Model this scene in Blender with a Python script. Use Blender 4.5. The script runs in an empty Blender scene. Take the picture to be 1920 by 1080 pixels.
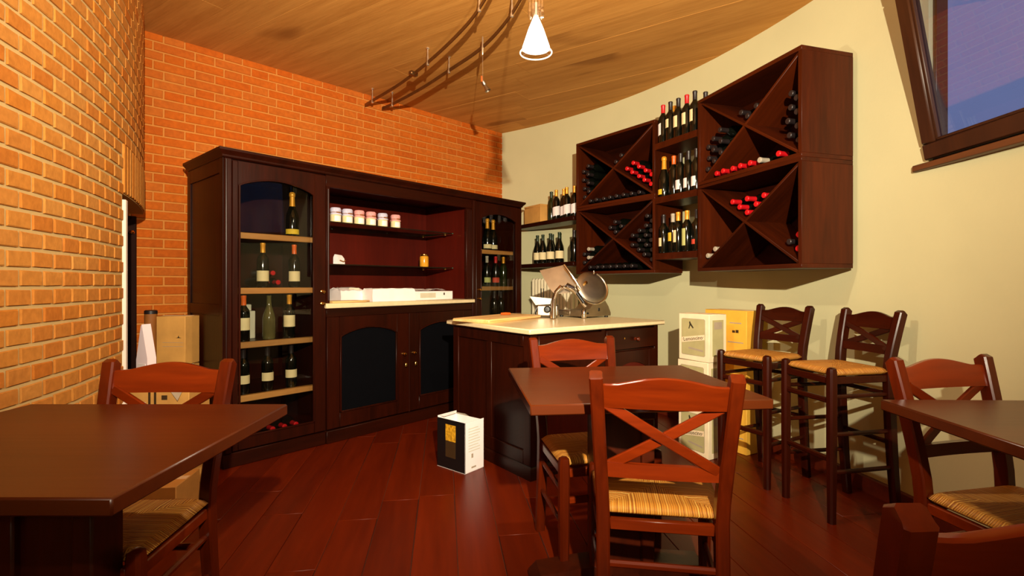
import bpy, bmesh, math, random
from mathutils import Vector, Matrix
random.seed(7)
SC = bpy.context.scene
COL = SC.collection
PI = math.pi
def rad(a): return math.radians(a)

# ------------------------------------------------------------------ camera, world, exposure
CAM_H = 1.14
FPX = 957.0
cam_d = bpy.data.cameras.new('camera')
cam = bpy.data.objects.new('camera', cam_d)
COL.objects.link(cam)
cam.location = (0, 0, CAM_H)
cam.rotation_euler = (rad(90), 0, 0)
cam_d.sensor_width = 36.0
cam_d.lens = FPX / 1920 * 36.0
cam_d.shift_y = -8 / 1920
cam_d.clip_start = 0.02
SC.camera = cam
SC.view_settings.view_transform = 'Standard'
SC.view_settings.look = 'None'
SC.view_settings.gamma = 1.0
SC.view_settings.use_curve_mapping = False
SC.view_settings.exposure = 0.2

world = bpy.data.worlds.new('dusk')
SC.world = world
world.use_nodes = True
wb = world.node_tree.nodes['Background']
wb.inputs['Color'].default_value = (0.15, 0.18, 0.33, 1)
wb.inputs['Strength'].default_value = 1.0

LAMP_COLOR = (1.0, 0.86, 0.64)
LAMP_POWER = [46, 24]
SPOT_POWER = 1080

# ------------------------------------------------------------------ materials
def lin(c):
    c = c / 255.0
    return c / 12.92 if c <= 0.04045 else ((c + 0.055) / 1.055) ** 2.4
def rgb(r, g, b): return (lin(r), lin(g), lin(b), 1.0)

class NT:
    def __init__(s, name):
        s.m = bpy.data.materials.new(name)
        s.m.use_nodes = True
        s.t = s.m.node_tree
        s.b = s.t.nodes['Principled BSDF']
        s.out = s.t.nodes['Material Output']
    def n(s, typ, **kw):
        nd = s.t.nodes.new(typ)
        for k, v in kw.items():
            if k in nd.inputs.keys(): nd.inputs[k].default_value = v
            else: setattr(nd, k, v)
        return nd
    def l(s, a, b): s.t.links.new(a, b)
    def ramp(s, fac, stops):
        r = s.n('ShaderNodeValToRGB')
        e = r.color_ramp.elements
        while len(e) < len(stops): e.new(0.5)
        for i, (p, c) in enumerate(stops):
            e[i].position = p
            e[i].color = c
        s.l(fac, r.inputs['Fac'])
        return r.outputs['Color']
    def mix(s, fac, a, b, mode='MIX'):
        mx = s.n('ShaderNodeMix', data_type='RGBA', blend_type=mode)
        for sock, v in ((mx.inputs[0], fac), (mx.inputs[6], a), (mx.inputs[7], b)):
            if isinstance(v, (int, float, tuple)): sock.default_value = v
            else: s.l(v, sock)
        return mx.outputs[2]
    def math(s, op, a, b=None, c=None):
        m = s.n('ShaderNodeMath', operation=op)
        for i, v in enumerate((a, b, c)):
            if v is None: continue
            if isinstance(v, (int, float)): m.inputs[i].default_value = v
            else: s.l(v, m.inputs[i])
        return m.outputs[0]
    def bump(s, h, strength=0.2, dist=0.01):
        b = s.n('ShaderNodeBump')
        b.inputs['Strength'].default_value = strength
        b.inputs['Distance'].default_value = dist
        s.l(h, b.inputs['Height'])
        s.l(b.outputs[0], s.b.inputs['Normal'])

def plain(name, col, rough=0.5, metal=0.0, spec=0.5, var=0.06, scale=12, coat=0.0):
    t = NT(name)
    tc = t.n('ShaderNodeTexCoord')
    nz = t.n('ShaderNodeTexNoise', Scale=scale, Detail=4.0)
    t.l(tc.outputs['Object'], nz.inputs['Vector'])
    d = tuple(max(0, c * (1 - 2.2 * var)) for c in col[:3]) + (1,)
    u = tuple(min(1, c * (1 + 2.2 * var)) for c in col[:3]) + (1,)
    t.l(t.ramp(nz.outputs['Fac'], [(0.3, d), (0.7, u)]), t.b.inputs['Base Color'])
    t.b.inputs['Roughness'].default_value = rough
    t.b.inputs['Metallic'].default_value = metal
    t.b.inputs['Specular IOR Level'].default_value = spec
    t.b.inputs['Coat Weight'].default_value = coat
    return t.m

def wood(name, dark, light, rough=0.4, axis='z', scale=9.0, spec=0.5, rand=0.25, coat=0.0, stretch=0.09, bump=0.08, knots=False):
    t = NT(name)
    tc = t.n('ShaderNodeTexCoord')
    oi = t.n('ShaderNodeObjectInfo')
    mp = t.n('ShaderNodeMapping')
    s = [1, 1, 1]
    s['xyz'.index(axis)] = stretch
    mp.inputs['Scale'].default_value = s
    t.l(tc.outputs['Object'], mp.inputs['Vector'])
    off = t.n('ShaderNodeVectorMath', operation='SCALE')
    cb = t.n('ShaderNodeCombineXYZ')
    t.l(oi.outputs['Random'], cb.inputs[0]); t.l(oi.outputs['Random'], cb.inputs[1]); t.l(oi.outputs['Random'], cb.inputs[2])
    t.l(cb.outputs[0], off.inputs[0]); off.inputs['Scale'].default_value = 17.0
    t.l(off.outputs[0], mp.inputs['Location'])
    nz = t.n('ShaderNodeTexNoise', Scale=scale, Detail=6.0, Roughness=0.6, Distortion=0.7)
    t.l(mp.outputs[0], nz.inputs['Vector'])
    fine = t.n('ShaderNodeTexNoise', Scale=scale * 9, Detail=3.0)
    t.l(mp.outputs[0], fine.inputs['Vector'])
    f = t.math('ADD', t.math('MULTIPLY', nz.outputs['Fac'], 0.72), t.math('MULTIPLY', fine.outputs['Fac'], 0.28))
    c = t.ramp(f, [(0.33, dark), (0.66, light)])
    if knots:
        vo = t.n('ShaderNodeTexNoise', Scale=2.6, Detail=1.0)
        mp2 = t.n('ShaderNodeMapping'); s2 = [1, 1, 1]; s2['xyz'.index(axis)] = 0.45
        mp2.inputs['Scale'].default_value = s2
        t.l(tc.outputs['Object'], mp2.inputs['Vector']); t.l(off.outputs[0], mp2.inputs['Location'])
        t.l(mp2.outputs[0], vo.inputs['Vector'])
        k = t.ramp(vo.outputs['Fac'], [(0.66, (1, 1, 1, 1)), (0.74, (0.62, 0.55, 0.5, 1))])
        c = t.mix(1.0, c, k, 'MULTIPLY')
    hs = t.n('ShaderNodeHueSaturation')
    t.l(c, hs.inputs['Color'])
    t.l(t.math('MULTIPLY_ADD', oi.outputs['Random'], 2 * rand, 1 - rand), hs.inputs['Value'])
    t.l(hs.outputs[0], t.b.inputs['Base Color'])
    t.b.inputs['Roughness'].default_value = rough
    t.b.inputs['Specular IOR Level'].default_value = spec
    t.b.inputs['Coat Weight'].default_value = coat
    t.b.inputs['Coat Roughness'].default_value = 0.12
    t.bump(fine.outputs['Fac'], bump, 0.004)
    return t.m

def brick_mat(name, cols):
    t = NT(name)
    tc = t.n('ShaderNodeTexCoord'); oi = t.n('ShaderNodeObjectInfo'); ge = t.n('ShaderNodeNewGeometry')
    r = t.math('FRACT', t.math('ADD', oi.outputs['Random'], ge.outputs['Random Per Island']))
    c = t.ramp(r, [(i / (len(cols) - 1), q) for i, q in enumerate(cols)])
    nz = t.n('ShaderNodeTexNoise', Scale=38.0, Detail=5.0)
    t.l(ge.outputs['Position'], nz.inputs['Vector'])
    c = t.mix(0.35, c, t.ramp(nz.outputs['Fac'], [(0.3, (0.45, 0.38, 0.3, 1)), (0.7, (1, 1, 1, 1))]), 'MULTIPLY')
    big = t.n('ShaderNodeTexNoise', Scale=6.0, Detail=3.0)
    t.l(ge.outputs['Position'], big.inputs['Vector'])
    c = t.mix(0.15, c, t.ramp(big.outputs['Fac'], [(0.35, (0.6, 0.55, 0.5, 1)), (0.65, (1, 1, 1, 1))]), 'MULTIPLY')
    t.l(c, t.b.inputs['Base Color'])
    t.b.inputs['Roughness'].default_value = 0.85
    t.b.inputs['Specular IOR Level'].default_value = 0.2
    t.bump(nz.outputs['Fac'], 0.5, 0.004)
    return t.m

def pane_mat(name, tint=(1, 1, 1, 1), refl=0.08, rough=0.0, ior=1.5):
    t = NT(name)
    t.t.nodes.remove(t.b)
    tr = t.n('ShaderNodeBsdfTransparent'); tr.inputs[0].default_value = tint
    gl = t.n('ShaderNodeBsdfGlossy'); gl.inputs['Roughness'].default_value = rough
    fr = t.n('ShaderNodeFresnel'); ge = t.n('ShaderNodeNewGeometry')
    t.l(t.math('MULTIPLY_ADD', ge.outputs['Backfacing'], 1 / ior - ior, ior), fr.inputs['IOR'])     # same pane seen from either face
    nz = t.n('ShaderNodeTexNoise', Scale=3.0)
    f = t.math('ADD', fr.outputs[0], t.math('MULTIPLY', nz.outputs['Fac'], refl))
    mx = t.n('ShaderNodeMixShader')
    t.l(f, mx.inputs[0]); t.l(tr.outputs[0], mx.inputs[1]); t.l(gl.outputs[0], mx.inputs[2])
    t.l(mx.outputs[0], t.out.inputs[0])
    return t.m

def glow_mat(name, col, strength, transp=0.0):
    t = NT(name)
    t.t.nodes.remove(t.b)
    em = t.n('ShaderNodeEmission'); em.inputs[0].default_value = col; em.inputs[1].default_value = strength
    tr = t.n('ShaderNodeBsdfTransparent')
    mx = t.n('ShaderNodeMixShader'); mx.inputs[0].default_value = transp
    t.l(em.outputs[0], mx.inputs[1]); t.l(tr.outputs[0], mx.inputs[2])
    t.l(mx.outputs[0], t.out.inputs[0])
    return t.m

def rush_mat(name):
    t = NT(name)
    tc = t.n('ShaderNodeTexCoord')
    sp = t.n('ShaderNodeSeparateXYZ')
    t.l(tc.outputs['Object'], sp.inputs[0])
    ax = t.math('ABSOLUTE', sp.outputs[0]); ay = t.math('ABSOLUTE', sp.outputs[1])
    sec = t.math('GREATER_THAN', t.math('MULTIPLY', ax, 0.92), ay)
    co = t.n('ShaderNodeMix', data_type='FLOAT')
    t.l(sec, co.inputs[0]); t.l(sp.outputs[0], co.inputs[2]); t.l(sp.outputs[1], co.inputs[3])
    nz = t.n('ShaderNodeTexNoise', Scale=14.0, Detail=2.0)
    t.l(tc.outputs['Object'], nz.inputs['Vector'])
    v = t.math('ADD', co.outputs[0], t.math('MULTIPLY', nz.outputs['Fac'], 0.004))
    st = t.math('MULTIPLY_ADD', t.math('SINE', t.math('MULTIPLY', v, 900.0)), 0.5, 0.5)
    n1 = t.n('ShaderNodeTexNoise', noise_dimensions='1D', Scale=170.0, Detail=2.0)
    t.l(v, n1.inputs['W'])
    c = t.ramp(n1.outputs['Fac'], [(0.25, rgb(140, 76, 16)), (0.5, rgb(208, 136, 42)), (0.75, rgb(240, 188, 90))])
    c = t.mix(t.math('MULTIPLY_ADD', st, -0.45, 0.45), c, rgb(98, 52, 14))
    t.l(c, t.b.inputs['Base Color'])
    t.b.inputs['Roughness'].default_value = 0.55
    t.bump(st, 0.6, 0.004)
    return t.m

def plaster(name, col):
    t = NT(name)
    tc = t.n('ShaderNodeTexCoord')
    n1 = t.n('ShaderNodeTexNoise', Scale=1.3, Detail=4.0); n2 = t.n('ShaderNodeTexNoise', Scale=60.0, Detail=3.0)
    t.l(tc.outputs['Object'], n1.inputs['Vector']); t.l(tc.outputs['Object'], n2.inputs['Vector'])
    d = tuple(c * 0.9 for c in col[:3]) + (1,)
    t.l(t.ramp(n1.outputs['Fac'], [(0.3, d), (0.7, col)]), t.b.inputs['Base Color'])
    t.b.inputs['Roughness'].default_value = 0.9
    t.b.inputs['Specular IOR Level'].default_value = 0.15
    t.bump(n2.outputs['Fac'], 0.12, 0.004)
    return t.m

M = {}
M['plaster'] = plaster('cream plaster', rgb(216, 211, 166))
M['mortar'] = plaster('sand mortar', rgb(216, 186, 126))
M['mortar2'] = plaster('orange sand mortar', rgb(210, 140, 66))
M['brick'] = brick_mat('orange brick', [rgb(216, 142, 58), rgb(220, 150, 68), rgb(210, 126, 46), rgb(222, 158, 78), rgb(214, 142, 64), rgb(216, 136, 50)])
M['brick2'] = brick_mat('red orange brick', [rgb(204, 98, 20), rgb(208, 106, 26), rgb(196, 94, 22), rgb(204, 112, 38), rgb(204, 100, 20)])
M['mahogany'] = wood('dark mahogany', rgb(28, 7, 2), rgb(50, 13, 3), 0.34, 'z', 7, 0.18, 0.06)
M['mahogany_x'] = wood('dark mahogany lengthwise', rgb(28, 7, 2), rgb(48, 13, 3), 0.34, 'x', 7, 0.18, 0.06)
M['mahogany_in'] = wood('red mahogany panel', rgb(66, 12, 4), rgb(86, 18, 6), 0.45, 'z', 5, 0.2, 0.05)
M['rackwood'] = wood('rack mahogany', rgb(46, 13, 2), rgb(74, 25, 4), 0.4, 'z', 6, 0.2, 0.06)
M['rackwood_x'] = wood('rack mahogany lengthwise', rgb(46, 13, 2), rgb(74, 25, 4), 0.4, 'x', 6, 0.2, 0.06)
M['chair'] = wood('cherry stained chair wood', rgb(60, 14, 1), rgb(92, 26, 2), 0.28, 'z', 8, 0.35, 0.1, coat=0.15)
M['chair_x'] = wood('cherry stained chair wood lengthwise', rgb(74, 18, 1), rgb(116, 36, 3), 0.28, 'x', 6, 0.35, 0.1, coat=0.15)
M['stool'] = wood('dark stained stool wood', rgb(36, 8, 2), rgb(60, 15, 3), 0.3, 'z', 8, 0.25, 0.08)
M['stool_x'] = wood('dark stained stool wood lengthwise', rgb(36, 8, 2), rgb(60, 15, 3), 0.3, 'x', 8, 0.25, 0.08)
M['table'] = wood('brown table top wood', rgb(66, 24, 5), rgb(84, 34, 7), 0.32, 'x', 4, 0.35, 0.06, stretch=0.06)
M['table_leg'] = wood('table pedestal wood', rgb(44, 12, 3), rgb(70, 22, 5), 0.35, 'z', 6, 0.25, 0.08)
M['floor'] = wood('red brown floor plank', rgb(78, 18, 1), rgb(106, 30, 2), 0.36, 'y', 5, 0.25, 0.12, stretch=0.08)
M['ceil'] = wood('pale brown ceiling board', rgb(186, 126, 56), rgb(218, 158, 80), 0.7, 'x', 8, 0.2, 0.05, stretch=0.08, bump=0.2, knots=True)
M['gap'] = plain('dark joint', rgb(70, 38, 18), 0.9)
M['skirting'] = wood('red brown skirting', rgb(76, 20, 4), rgb(104, 32, 6), 0.45, 'x', 6)
M['rush'] = rush_mat('golden rush weave')
M['stone'] = plain('cream worktop stone', rgb(228, 208, 162), 0.3, var=0.03, scale=30)
M['boardwood'] = wood('pale olive board wood', rgb(206, 160, 92), rgb(236, 200, 136), 0.5, 'x', 10)
M['shelfwood'] = wood('pale oak shelf', rgb(168, 112, 54), rgb(198, 142, 78), 0.5, 'x', 8)
M['blackpanel'] = plain('black door panel', (0.003, 0.003, 0.004, 1), 0.8, spec=0.02, var=0.02)
M['pane'] = pane_mat('clear cabinet glass', (0.86, 0.87, 0.85, 1), 0.0, 0.0, 1.32)
M['winpane'] = pane_mat('window glass', (0.9, 0.93, 1.0, 1), 0.12)
M['glass'] = pane_mat('glass shelf', (0.55, 0.78, 0.68, 1), 0.1)
M['glass_edge'] = plain('green glass edge', rgb(46, 120, 96), 0.15, var=0.1)
M['shelf_edge'] = plain('dark glass front edge', rgb(30, 22, 12), 0.2, var=0.1)
M['brass'] = plain('polished brass', rgb(226, 176, 92), 0.18, 1.0, var=0.03)
M['steel'] = plain('polished aluminium', rgb(214, 206, 196), 0.16, 1.0, var=0.04)
M['steel_dull'] = plain('brushed aluminium', rgb(176, 164, 146), 0.38, 1.0, var=0.05)
M['black'] = plain('black plastic', (0.008, 0.008, 0.008, 1), 0.4)
M['rail'] = plain('dull bronze rail', rgb(120, 84, 48), 0.35, 0.8)
M['pin'] = plain('chrome pin', rgb(240, 232, 214), 0.25, 0.9)
M['white'] = plain('white paper', rgb(246, 238, 236), 0.7, var=0.015)
M['paperbag'] = plain('white bag paper', rgb(240, 230, 228), 0.6, var=0.03, scale=6)
M['greyprint'] = plain('grey green print', rgb(178, 168, 118), 0.7, var=0.04)
M['palegrey'] = plain('pale grey print', rgb(206, 200, 176), 0.7, var=0.03)
M['ink'] = plain('dark ink', rgb(52, 44, 26), 0.7, var=0.05)
M['inkgrey'] = plain('grey ink', rgb(168, 152, 130), 0.7, var=0.05)
M['banner'] = plain('cream banner print', rgb(238, 214, 176), 0.7, var=0.03)
M['cartonwhite'] = plain('cream white carton', rgb(240, 222, 186), 0.7, var=0.03)
M['cartonyellow'] = plain('yellow carton', rgb(232, 176, 58), 0.7, var=0.04)
M['cartonbrown'] = plain('brown cardboard', rgb(206, 152, 76), 0.8, var=0.06, scale=8)
M['cartonblack'] = plain('black carton', rgb(10, 9, 11), 0.45)
M['gold'] = plain('gold print', rgb(226, 160, 36), 0.45, 0.2, var=0.25, scale=60)
M['brownprint'] = plain('brown print', rgb(58, 40, 18), 0.5)
M['bottle'] = plain('dark bottle glass', rgb(9, 11, 7), 0.08, spec=0.6, var=0.1)
M['bottle_green'] = plain('green bottle glass', rgb(26, 34, 12), 0.08, spec=0.6, var=0.1)
M['bottle_clear'] = plain('pale glass', rgb(84, 78, 44), 0.08, spec=0.6, var=0.1)
M['cap_red'] = plain('red capsule', rgb(190, 18, 26), 0.35)
M['cap_dark'] = plain('dark capsule', rgb(34, 26, 26), 0.4)
M['cap_gold'] = plain('gold capsule', rgb(222, 152, 40), 0.35, 0.3)
M['cap_orange'] = plain('orange capsule', rgb(214, 92, 24), 0.35)
M['cap_green'] = plain('green capsule', rgb(28, 44, 22), 0.4)
M['cap_white'] = plain('white capsule', rgb(168, 158, 140), 0.4)
M['label'] = plain('cream bottle label', rgb(232, 214, 164), 0.7, var=0.03)
M['label_white'] = plain('white bottle label', rgb(238, 228, 226), 0.7, var=0.03)
M['label_yellow'] = plain('yellow bottle label', rgb(222, 186, 44), 0.7, var=0.05)
M['label_green'] = plain('pale green bottle label', rgb(186, 190, 118), 0.7, var=0.05)
M['label_red'] = plain('red bottle label', rgb(196, 66, 44), 0.7, var=0.05)
M['preserve'] = plain('pale preserve', rgb(240, 220, 170), 0.25, var=0.06)
M['honey'] = plain('amber preserve', rgb(222, 156, 40), 0.2, var=0.06)
M['cloth_blue'] = plain('pale lilac cloth', rgb(206, 200, 222), 0.8, var=0.06, scale=60)
M['cloth_pink'] = plain('pink cloth', rgb(238, 160, 156), 0.8, var=0.08, scale=60)
M['string'] = plain('brown ribbon', rgb(150, 90, 30), 0.7)
M['radiator'] = plain('white enamel', rgb(232, 220, 186), 0.35, var=0.02)
M['winframe'] = wood('dark brown window frame', rgb(44, 20, 6), rgb(64, 31, 10), 0.45, 'z', 6)
M['sill'] = wood('brown window sill', rgb(92, 52, 24), rgb(122, 72, 36), 0.5, 'y', 6)
M['whitepaint'] = plain('white painted jamb', rgb(240, 226, 214), 0.5, var=0.02)
M['darkdoor'] = plain('dark door wood', rgb(34, 10, 4), 0.7, spec=0.1, var=0.1)
M['bulb'] = glow_mat('lit bulb', (1.0, 0.86, 0.62, 1), 60.0)
M['shade'] = glow_mat('lit frosted glass shade', (1.0, 0.88, 0.66, 1), 7.0, 0.55)
M['shade_rim'] = glow_mat('lit glass rim', (1.0, 0.86, 0.6, 1), 2.2, 0.3)
M['shade_clear'] = pane_mat('clear glass shade edge', (0.98, 0.95, 0.88, 1), 0.05)
M['crystal'] = pane_mat('crystal glass', (0.96, 0.94, 0.95, 1), 0.5)
M['foam'] = plain('white foam', rgb(244, 226, 232), 0.8, var=0.01)

# ------------------------------------------------------------------ mesh building
class MB:
    def __init__(s, mtx=None):
        s.v = []; s.f = []; s.mtx = mtx or Matrix.Identity(4)
    def add(s, vs, fs):
        o = len(s.v)
        s.v += [s.mtx @ Vector(v) for v in vs]
        s.f += [tuple(i + o for i in f) for f in fs]
        return s
    def box(s, x0, x1, y0, y1, z0, z1, c=0.0):
        if c <= 0:
            vs = [(x, y, z) for z in (z0, z1) for y in (y0, y1) for x in (x0, x1)]
            return s.add(vs, [(0, 2, 3, 1), (4, 5, 7, 6), (0, 1, 5, 4), (2, 6, 7, 3), (0, 4, 6, 2), (1, 3, 7, 5)])
        c = min(c, (x1 - x0) * .49, (y1 - y0) * .49, (z1 - z0) * .49)
        lo, hi = (x0, y0, z0), (x1, y1, z1)
        vs = []; idx = {}
        for cx in (0, 1):
            for cy in (0, 1):
                for cz in (0, 1):
                    cor = (cx, cy, cz)
                    for a in range(3):
                        p = []
                        for k in range(3):
                            base = hi[k] if cor[k] else lo[k]
                            if k != a: base += -c if cor[k] else c
                            p.append(base)
                        idx[cor + (a,)] = len(vs); vs.append(tuple(p))
        fs = []
        for a in range(3):
            b, d = [(1, 2), (2, 0), (0, 1)][a]
            for side in (0, 1):
                q = []
                for (ib, idd) in ((0, 0), (1, 0), (1, 1), (0, 1)):
                    cor = [0, 0, 0]; cor[a] = side; cor[b] = ib; cor[d] = idd
                    q.append(idx[tuple(cor) + (a,)])
                fs.append(tuple(q if side else q[::-1]))
            for ib in (0, 1):
                for idd in (0, 1):
                    c0 = [0, 0, 0]; c1 = [0, 0, 0]
                    c0[b] = c1[b] = ib; c0[d] = c1[d] = idd; c1[a] = 1
                    fs.append((idx[tuple(c0) + (b,)], idx[tuple(c1) + (b,)], idx[tuple(c1) + (d,)], idx[tuple(c0) + (d,)]))
        for cx in (0, 1):
            for cy in (0, 1):
                for cz in (0, 1):
                    fs.append(tuple(idx[(cx, cy, cz, a)] for a in range(3)))
        return s.add(vs, fs)
    def loft(s, rings, cap=True, closed=True):
        n = len(rings[0]); vs = [p for r in rings for p in r]; fs = []
        for i in range(len(rings) - 1):
            for j in range(n if closed else n - 1):
                k = (j + 1) % n
                fs.append((i * n + j, i * n + k, (i + 1) * n + k, (i + 1) * n + j))
        if cap:
            fs.append(tuple(range(n))[::-1]); fs.append(tuple((len(rings) - 1) * n + j for j in range(n)))
        return s.add(vs, fs)
    def sweep(s, path, w, d, side=(1, 0, 0), c=0.005):
        path = [Vector(p) for p in path]; side = Vector(side)
        n = len(path); rings = []
        for i, p in enumerate(path):
            t = (path[min(i + 1, n - 1)] - path[max(i - 1, 0)]).normalized()
            sx = (side - t * side.dot(t)).normalized(); sy = t.cross(sx)
            ww = (w[i] if isinstance(w, (list, tuple)) else w) / 2
            dd = (d[i] if isinstance(d, (list, tuple)) else d) / 2
            cc = min(c, ww * .9, dd * .9)
            pts = [(ww - cc, -dd), (ww, -dd + cc), (ww, dd - cc), (ww - cc, dd), (-ww + cc, dd), (-ww, dd - cc), (-ww, -dd + cc), (-ww + cc, -dd)]
            rings.append([p + sx * a + sy * b for a, b in pts])
        return s.loft(rings)
    def tube(s, path, r, seg=8):
        path = [Vector(p) for p in path]; n = len(path); rings = []
        ref = Vector((0, 0, 1))
        t0 = (path[1] - path[0]).normalized()
        if abs(t0.dot(ref)) > 0.95: ref = Vector((1, 0, 0))
        for i, p in enumerate(path):
            t = (path[min(i + 1, n - 1)] - path[max(i - 1, 0)]).normalized()
            sx = t.cross(ref).normalized(); sy = t.cross(sx)
            rr = r[i] if isinstance(r, (list, tuple)) else r
            rings.append([p + (sx * math.cos(2 * PI * k / seg) + sy * math.sin(2 * PI * k / seg)) * rr for k in range(seg)])
        return s.loft(rings)
    def lathe(s, prof, seg=16, at=(0, 0, 0), cap=True, a0=0.0, a1=2 * PI, squash=1.0):
        full = abs(a1 - a0 - 2 * PI) < 1e-6
        m = seg if full else seg + 1
        rings = []
        for r, z in prof:
            rings.append([(at[0] + r * math.cos(a0 + (a1 - a0) * k / seg), at[1] + squash * r * math.sin(a0 + (a1 - a0) * k / seg), at[2] + z) for k in range(m)])
        return s.loft(rings, cap=cap and full, closed=full)
    def prism(s, poly, t0, t1, plane='xz'):
        def P(a, b, t):
            return {'xz': (a, t, b), 'xy': (a, b, t), 'yz': (t, a, b)}[plane]
        return s.loft([[P(a, b, t0) for a, b in poly], [P(a, b, t1) for a, b in poly]])
    def mesh(s, name, mat=None, smooth=True, fix=True, angle=38):
        me = bpy.data.meshes.new(name)
        me.from_pydata([tuple(v) for v in s.v], [], s.f)
        if fix:
            bm = bmesh.new(); bm.from_mesh(me)
            bmesh.ops.recalc_face_normals(bm, faces=bm.faces)
            bm.to_mesh(me); bm.free()
        if smooth:
            me.polygons.foreach_set('use_smooth', [True] * len(me.polygons))
            me.set_sharp_from_angle(angle=rad(angle))
        if mat: me.materials.append(M[mat] if isinstance(mat, str) else mat)
        me.update()
        return me
    def build(s, name, mat, parent=None, loc=(0, 0, 0), rot=(0, 0, 0), **kw):
        return link(name, s.mesh(name, mat, **kw), parent, loc, rot)

def link(name, me, parent=None, loc=(0, 0, 0), rot=(0, 0, 0)):
    o = bpy.data.objects.new(name, me)
    COL.objects.link(o)
    o.parent = parent
    o.location = loc
    o.rotation_euler = rot
    return o
def thing(name, label, cat, loc=(0, 0, 0), rz=0.0, group=None):
    o = link(name, None, None, loc, (0, 0, rz))
    o.empty_display_size = 0.05
    return tag(o, label, cat, group)
def tag(o, label=None, cat=None, group=None, kind=None):
    if label: o['label'] = label
    if cat: o['category'] = cat
    if group: o['group'] = group
    if kind: o['kind'] = kind
    return o
def copy_tree(o, loc=None, rz=None, label=None, group=None, parent=None):
    c = o.copy(); COL.objects.link(c); c.parent = parent
    if loc is not None: c.location = loc
    if rz is not None: c.rotation_euler = (0, 0, rz)
    if label: c['label'] = label
    if group: c['group'] = group
    for ch in list(o.children): copy_tree(ch, parent=c)
    return c
def frame(x, y, ang):      # world matrix of a local frame
    return Matrix.Translation((x, y, 0)) @ Matrix.Rotation(ang, 4, 'Z')
def text_mesh(name, txt, size, mat, extrude=0.0005):
    cu = bpy.data.curves.new(name, 'FONT')
    cu.body = txt; cu.size = size; cu.align_x = 'CENTER'; cu.align_y = 'CENTER'; cu.extrude = extrude; cu.resolution_u = 2
    ob = bpy.data.objects.new(name, cu)
    COL.objects.link(ob)
    dg = bpy.context.evaluated_depsgraph_get()
    me = bpy.data.meshes.new_from_object(ob.evaluated_get(dg))
    bpy.data.objects.remove(ob); bpy.data.curves.remove(cu)
    me.name = name
    me.materials.clear(); me.materials.append(M[mat])
    return me
def proj(x, y, z): return 960 + FPX * x / y, 532 - FPX * (z - CAM_H) / y

CEIL = 2.90

# ------------------------------------------------------------------ floor and ceiling
fl = MB().box(-4.2, 3.2, -3.2, 7.2, -0.12, -0.006).build('floor', 'gap')
tag(fl, kind='structure')
PA = math.atan2(0.134, 1.0)            # planks run a little to the left with depth
pw = 0.188
plank_meshes = [MB().box(-pw / 2 + .0012, pw / 2 - .0012, -L / 2 + .0012, L / 2 - .0012, -0.012, 0.0, 0.0018).mesh('plank', 'floor') for L in (1.2, 1.5, 1.8)]
Lk = (1.2, 1.5, 1.8)
d_al = Vector((-math.sin(PA), math.cos(PA))); d_ac = Vector((math.cos(PA), math.sin(PA)))
for i in range(-16, 17):
    a = -0.13 + (i + 0.5) * pw
    s = 0.2 + random.uniform(-1.3, 0)
    while s < 6.6:
        k = random.randrange(3)
        c = d_ac * a + d_al * (s + Lk[k] / 2)
        if -2.75 < c.x < 2.2 and 0.2 < c.y < 6.2:
            link('plank', plank_meshes[k], fl, (c.x, c.y, random.uniform(-.0006, 0)), (0, 0, PA))
        s += Lk[k]

ce = MB().box(-4.2, 2.1, -3.2, 7.2, CEIL + 0.012, CEIL + 0.15).build('ceiling', 'ceil')
tag(ce, kind='structure')
CA = math.atan2(0.55, -0.835)
ca_al = Vector((math.cos(CA), math.sin(CA))); ca_ac = Vector((-ca_al.y, ca_al.x))
bw = 0.245
board_meshes = [MB().box(-L / 2 + .001, L / 2 - .001, -bw / 2 + .0006, bw / 2 - .0006, 0, 0.014).mesh('board', 'ceil') for L in (2.4, 3.0, 3.6)]
Lb = (2.4, 3.0, 3.6)
for i in range(-30, 14):
    a = (i + 0.5) * bw
    s = (2.09 - ca_ac.x * a) / ca_al.x - random.uniform(0, .02)
    s = max(s, -9)
    while s < 7:
        k = random.randrange(3)
        c = ca_ac * a + ca_al * (s + Lb[k] / 2)
        if -3.4 < c.x < 2.2 and 1.2 < c.y < 6.6:
            link('board', board_meshes[k], ce, (c.x, c.y, CEIL - random.uniform(0, .002)), (0, 0, CA))
        s += Lb[k]

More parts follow.
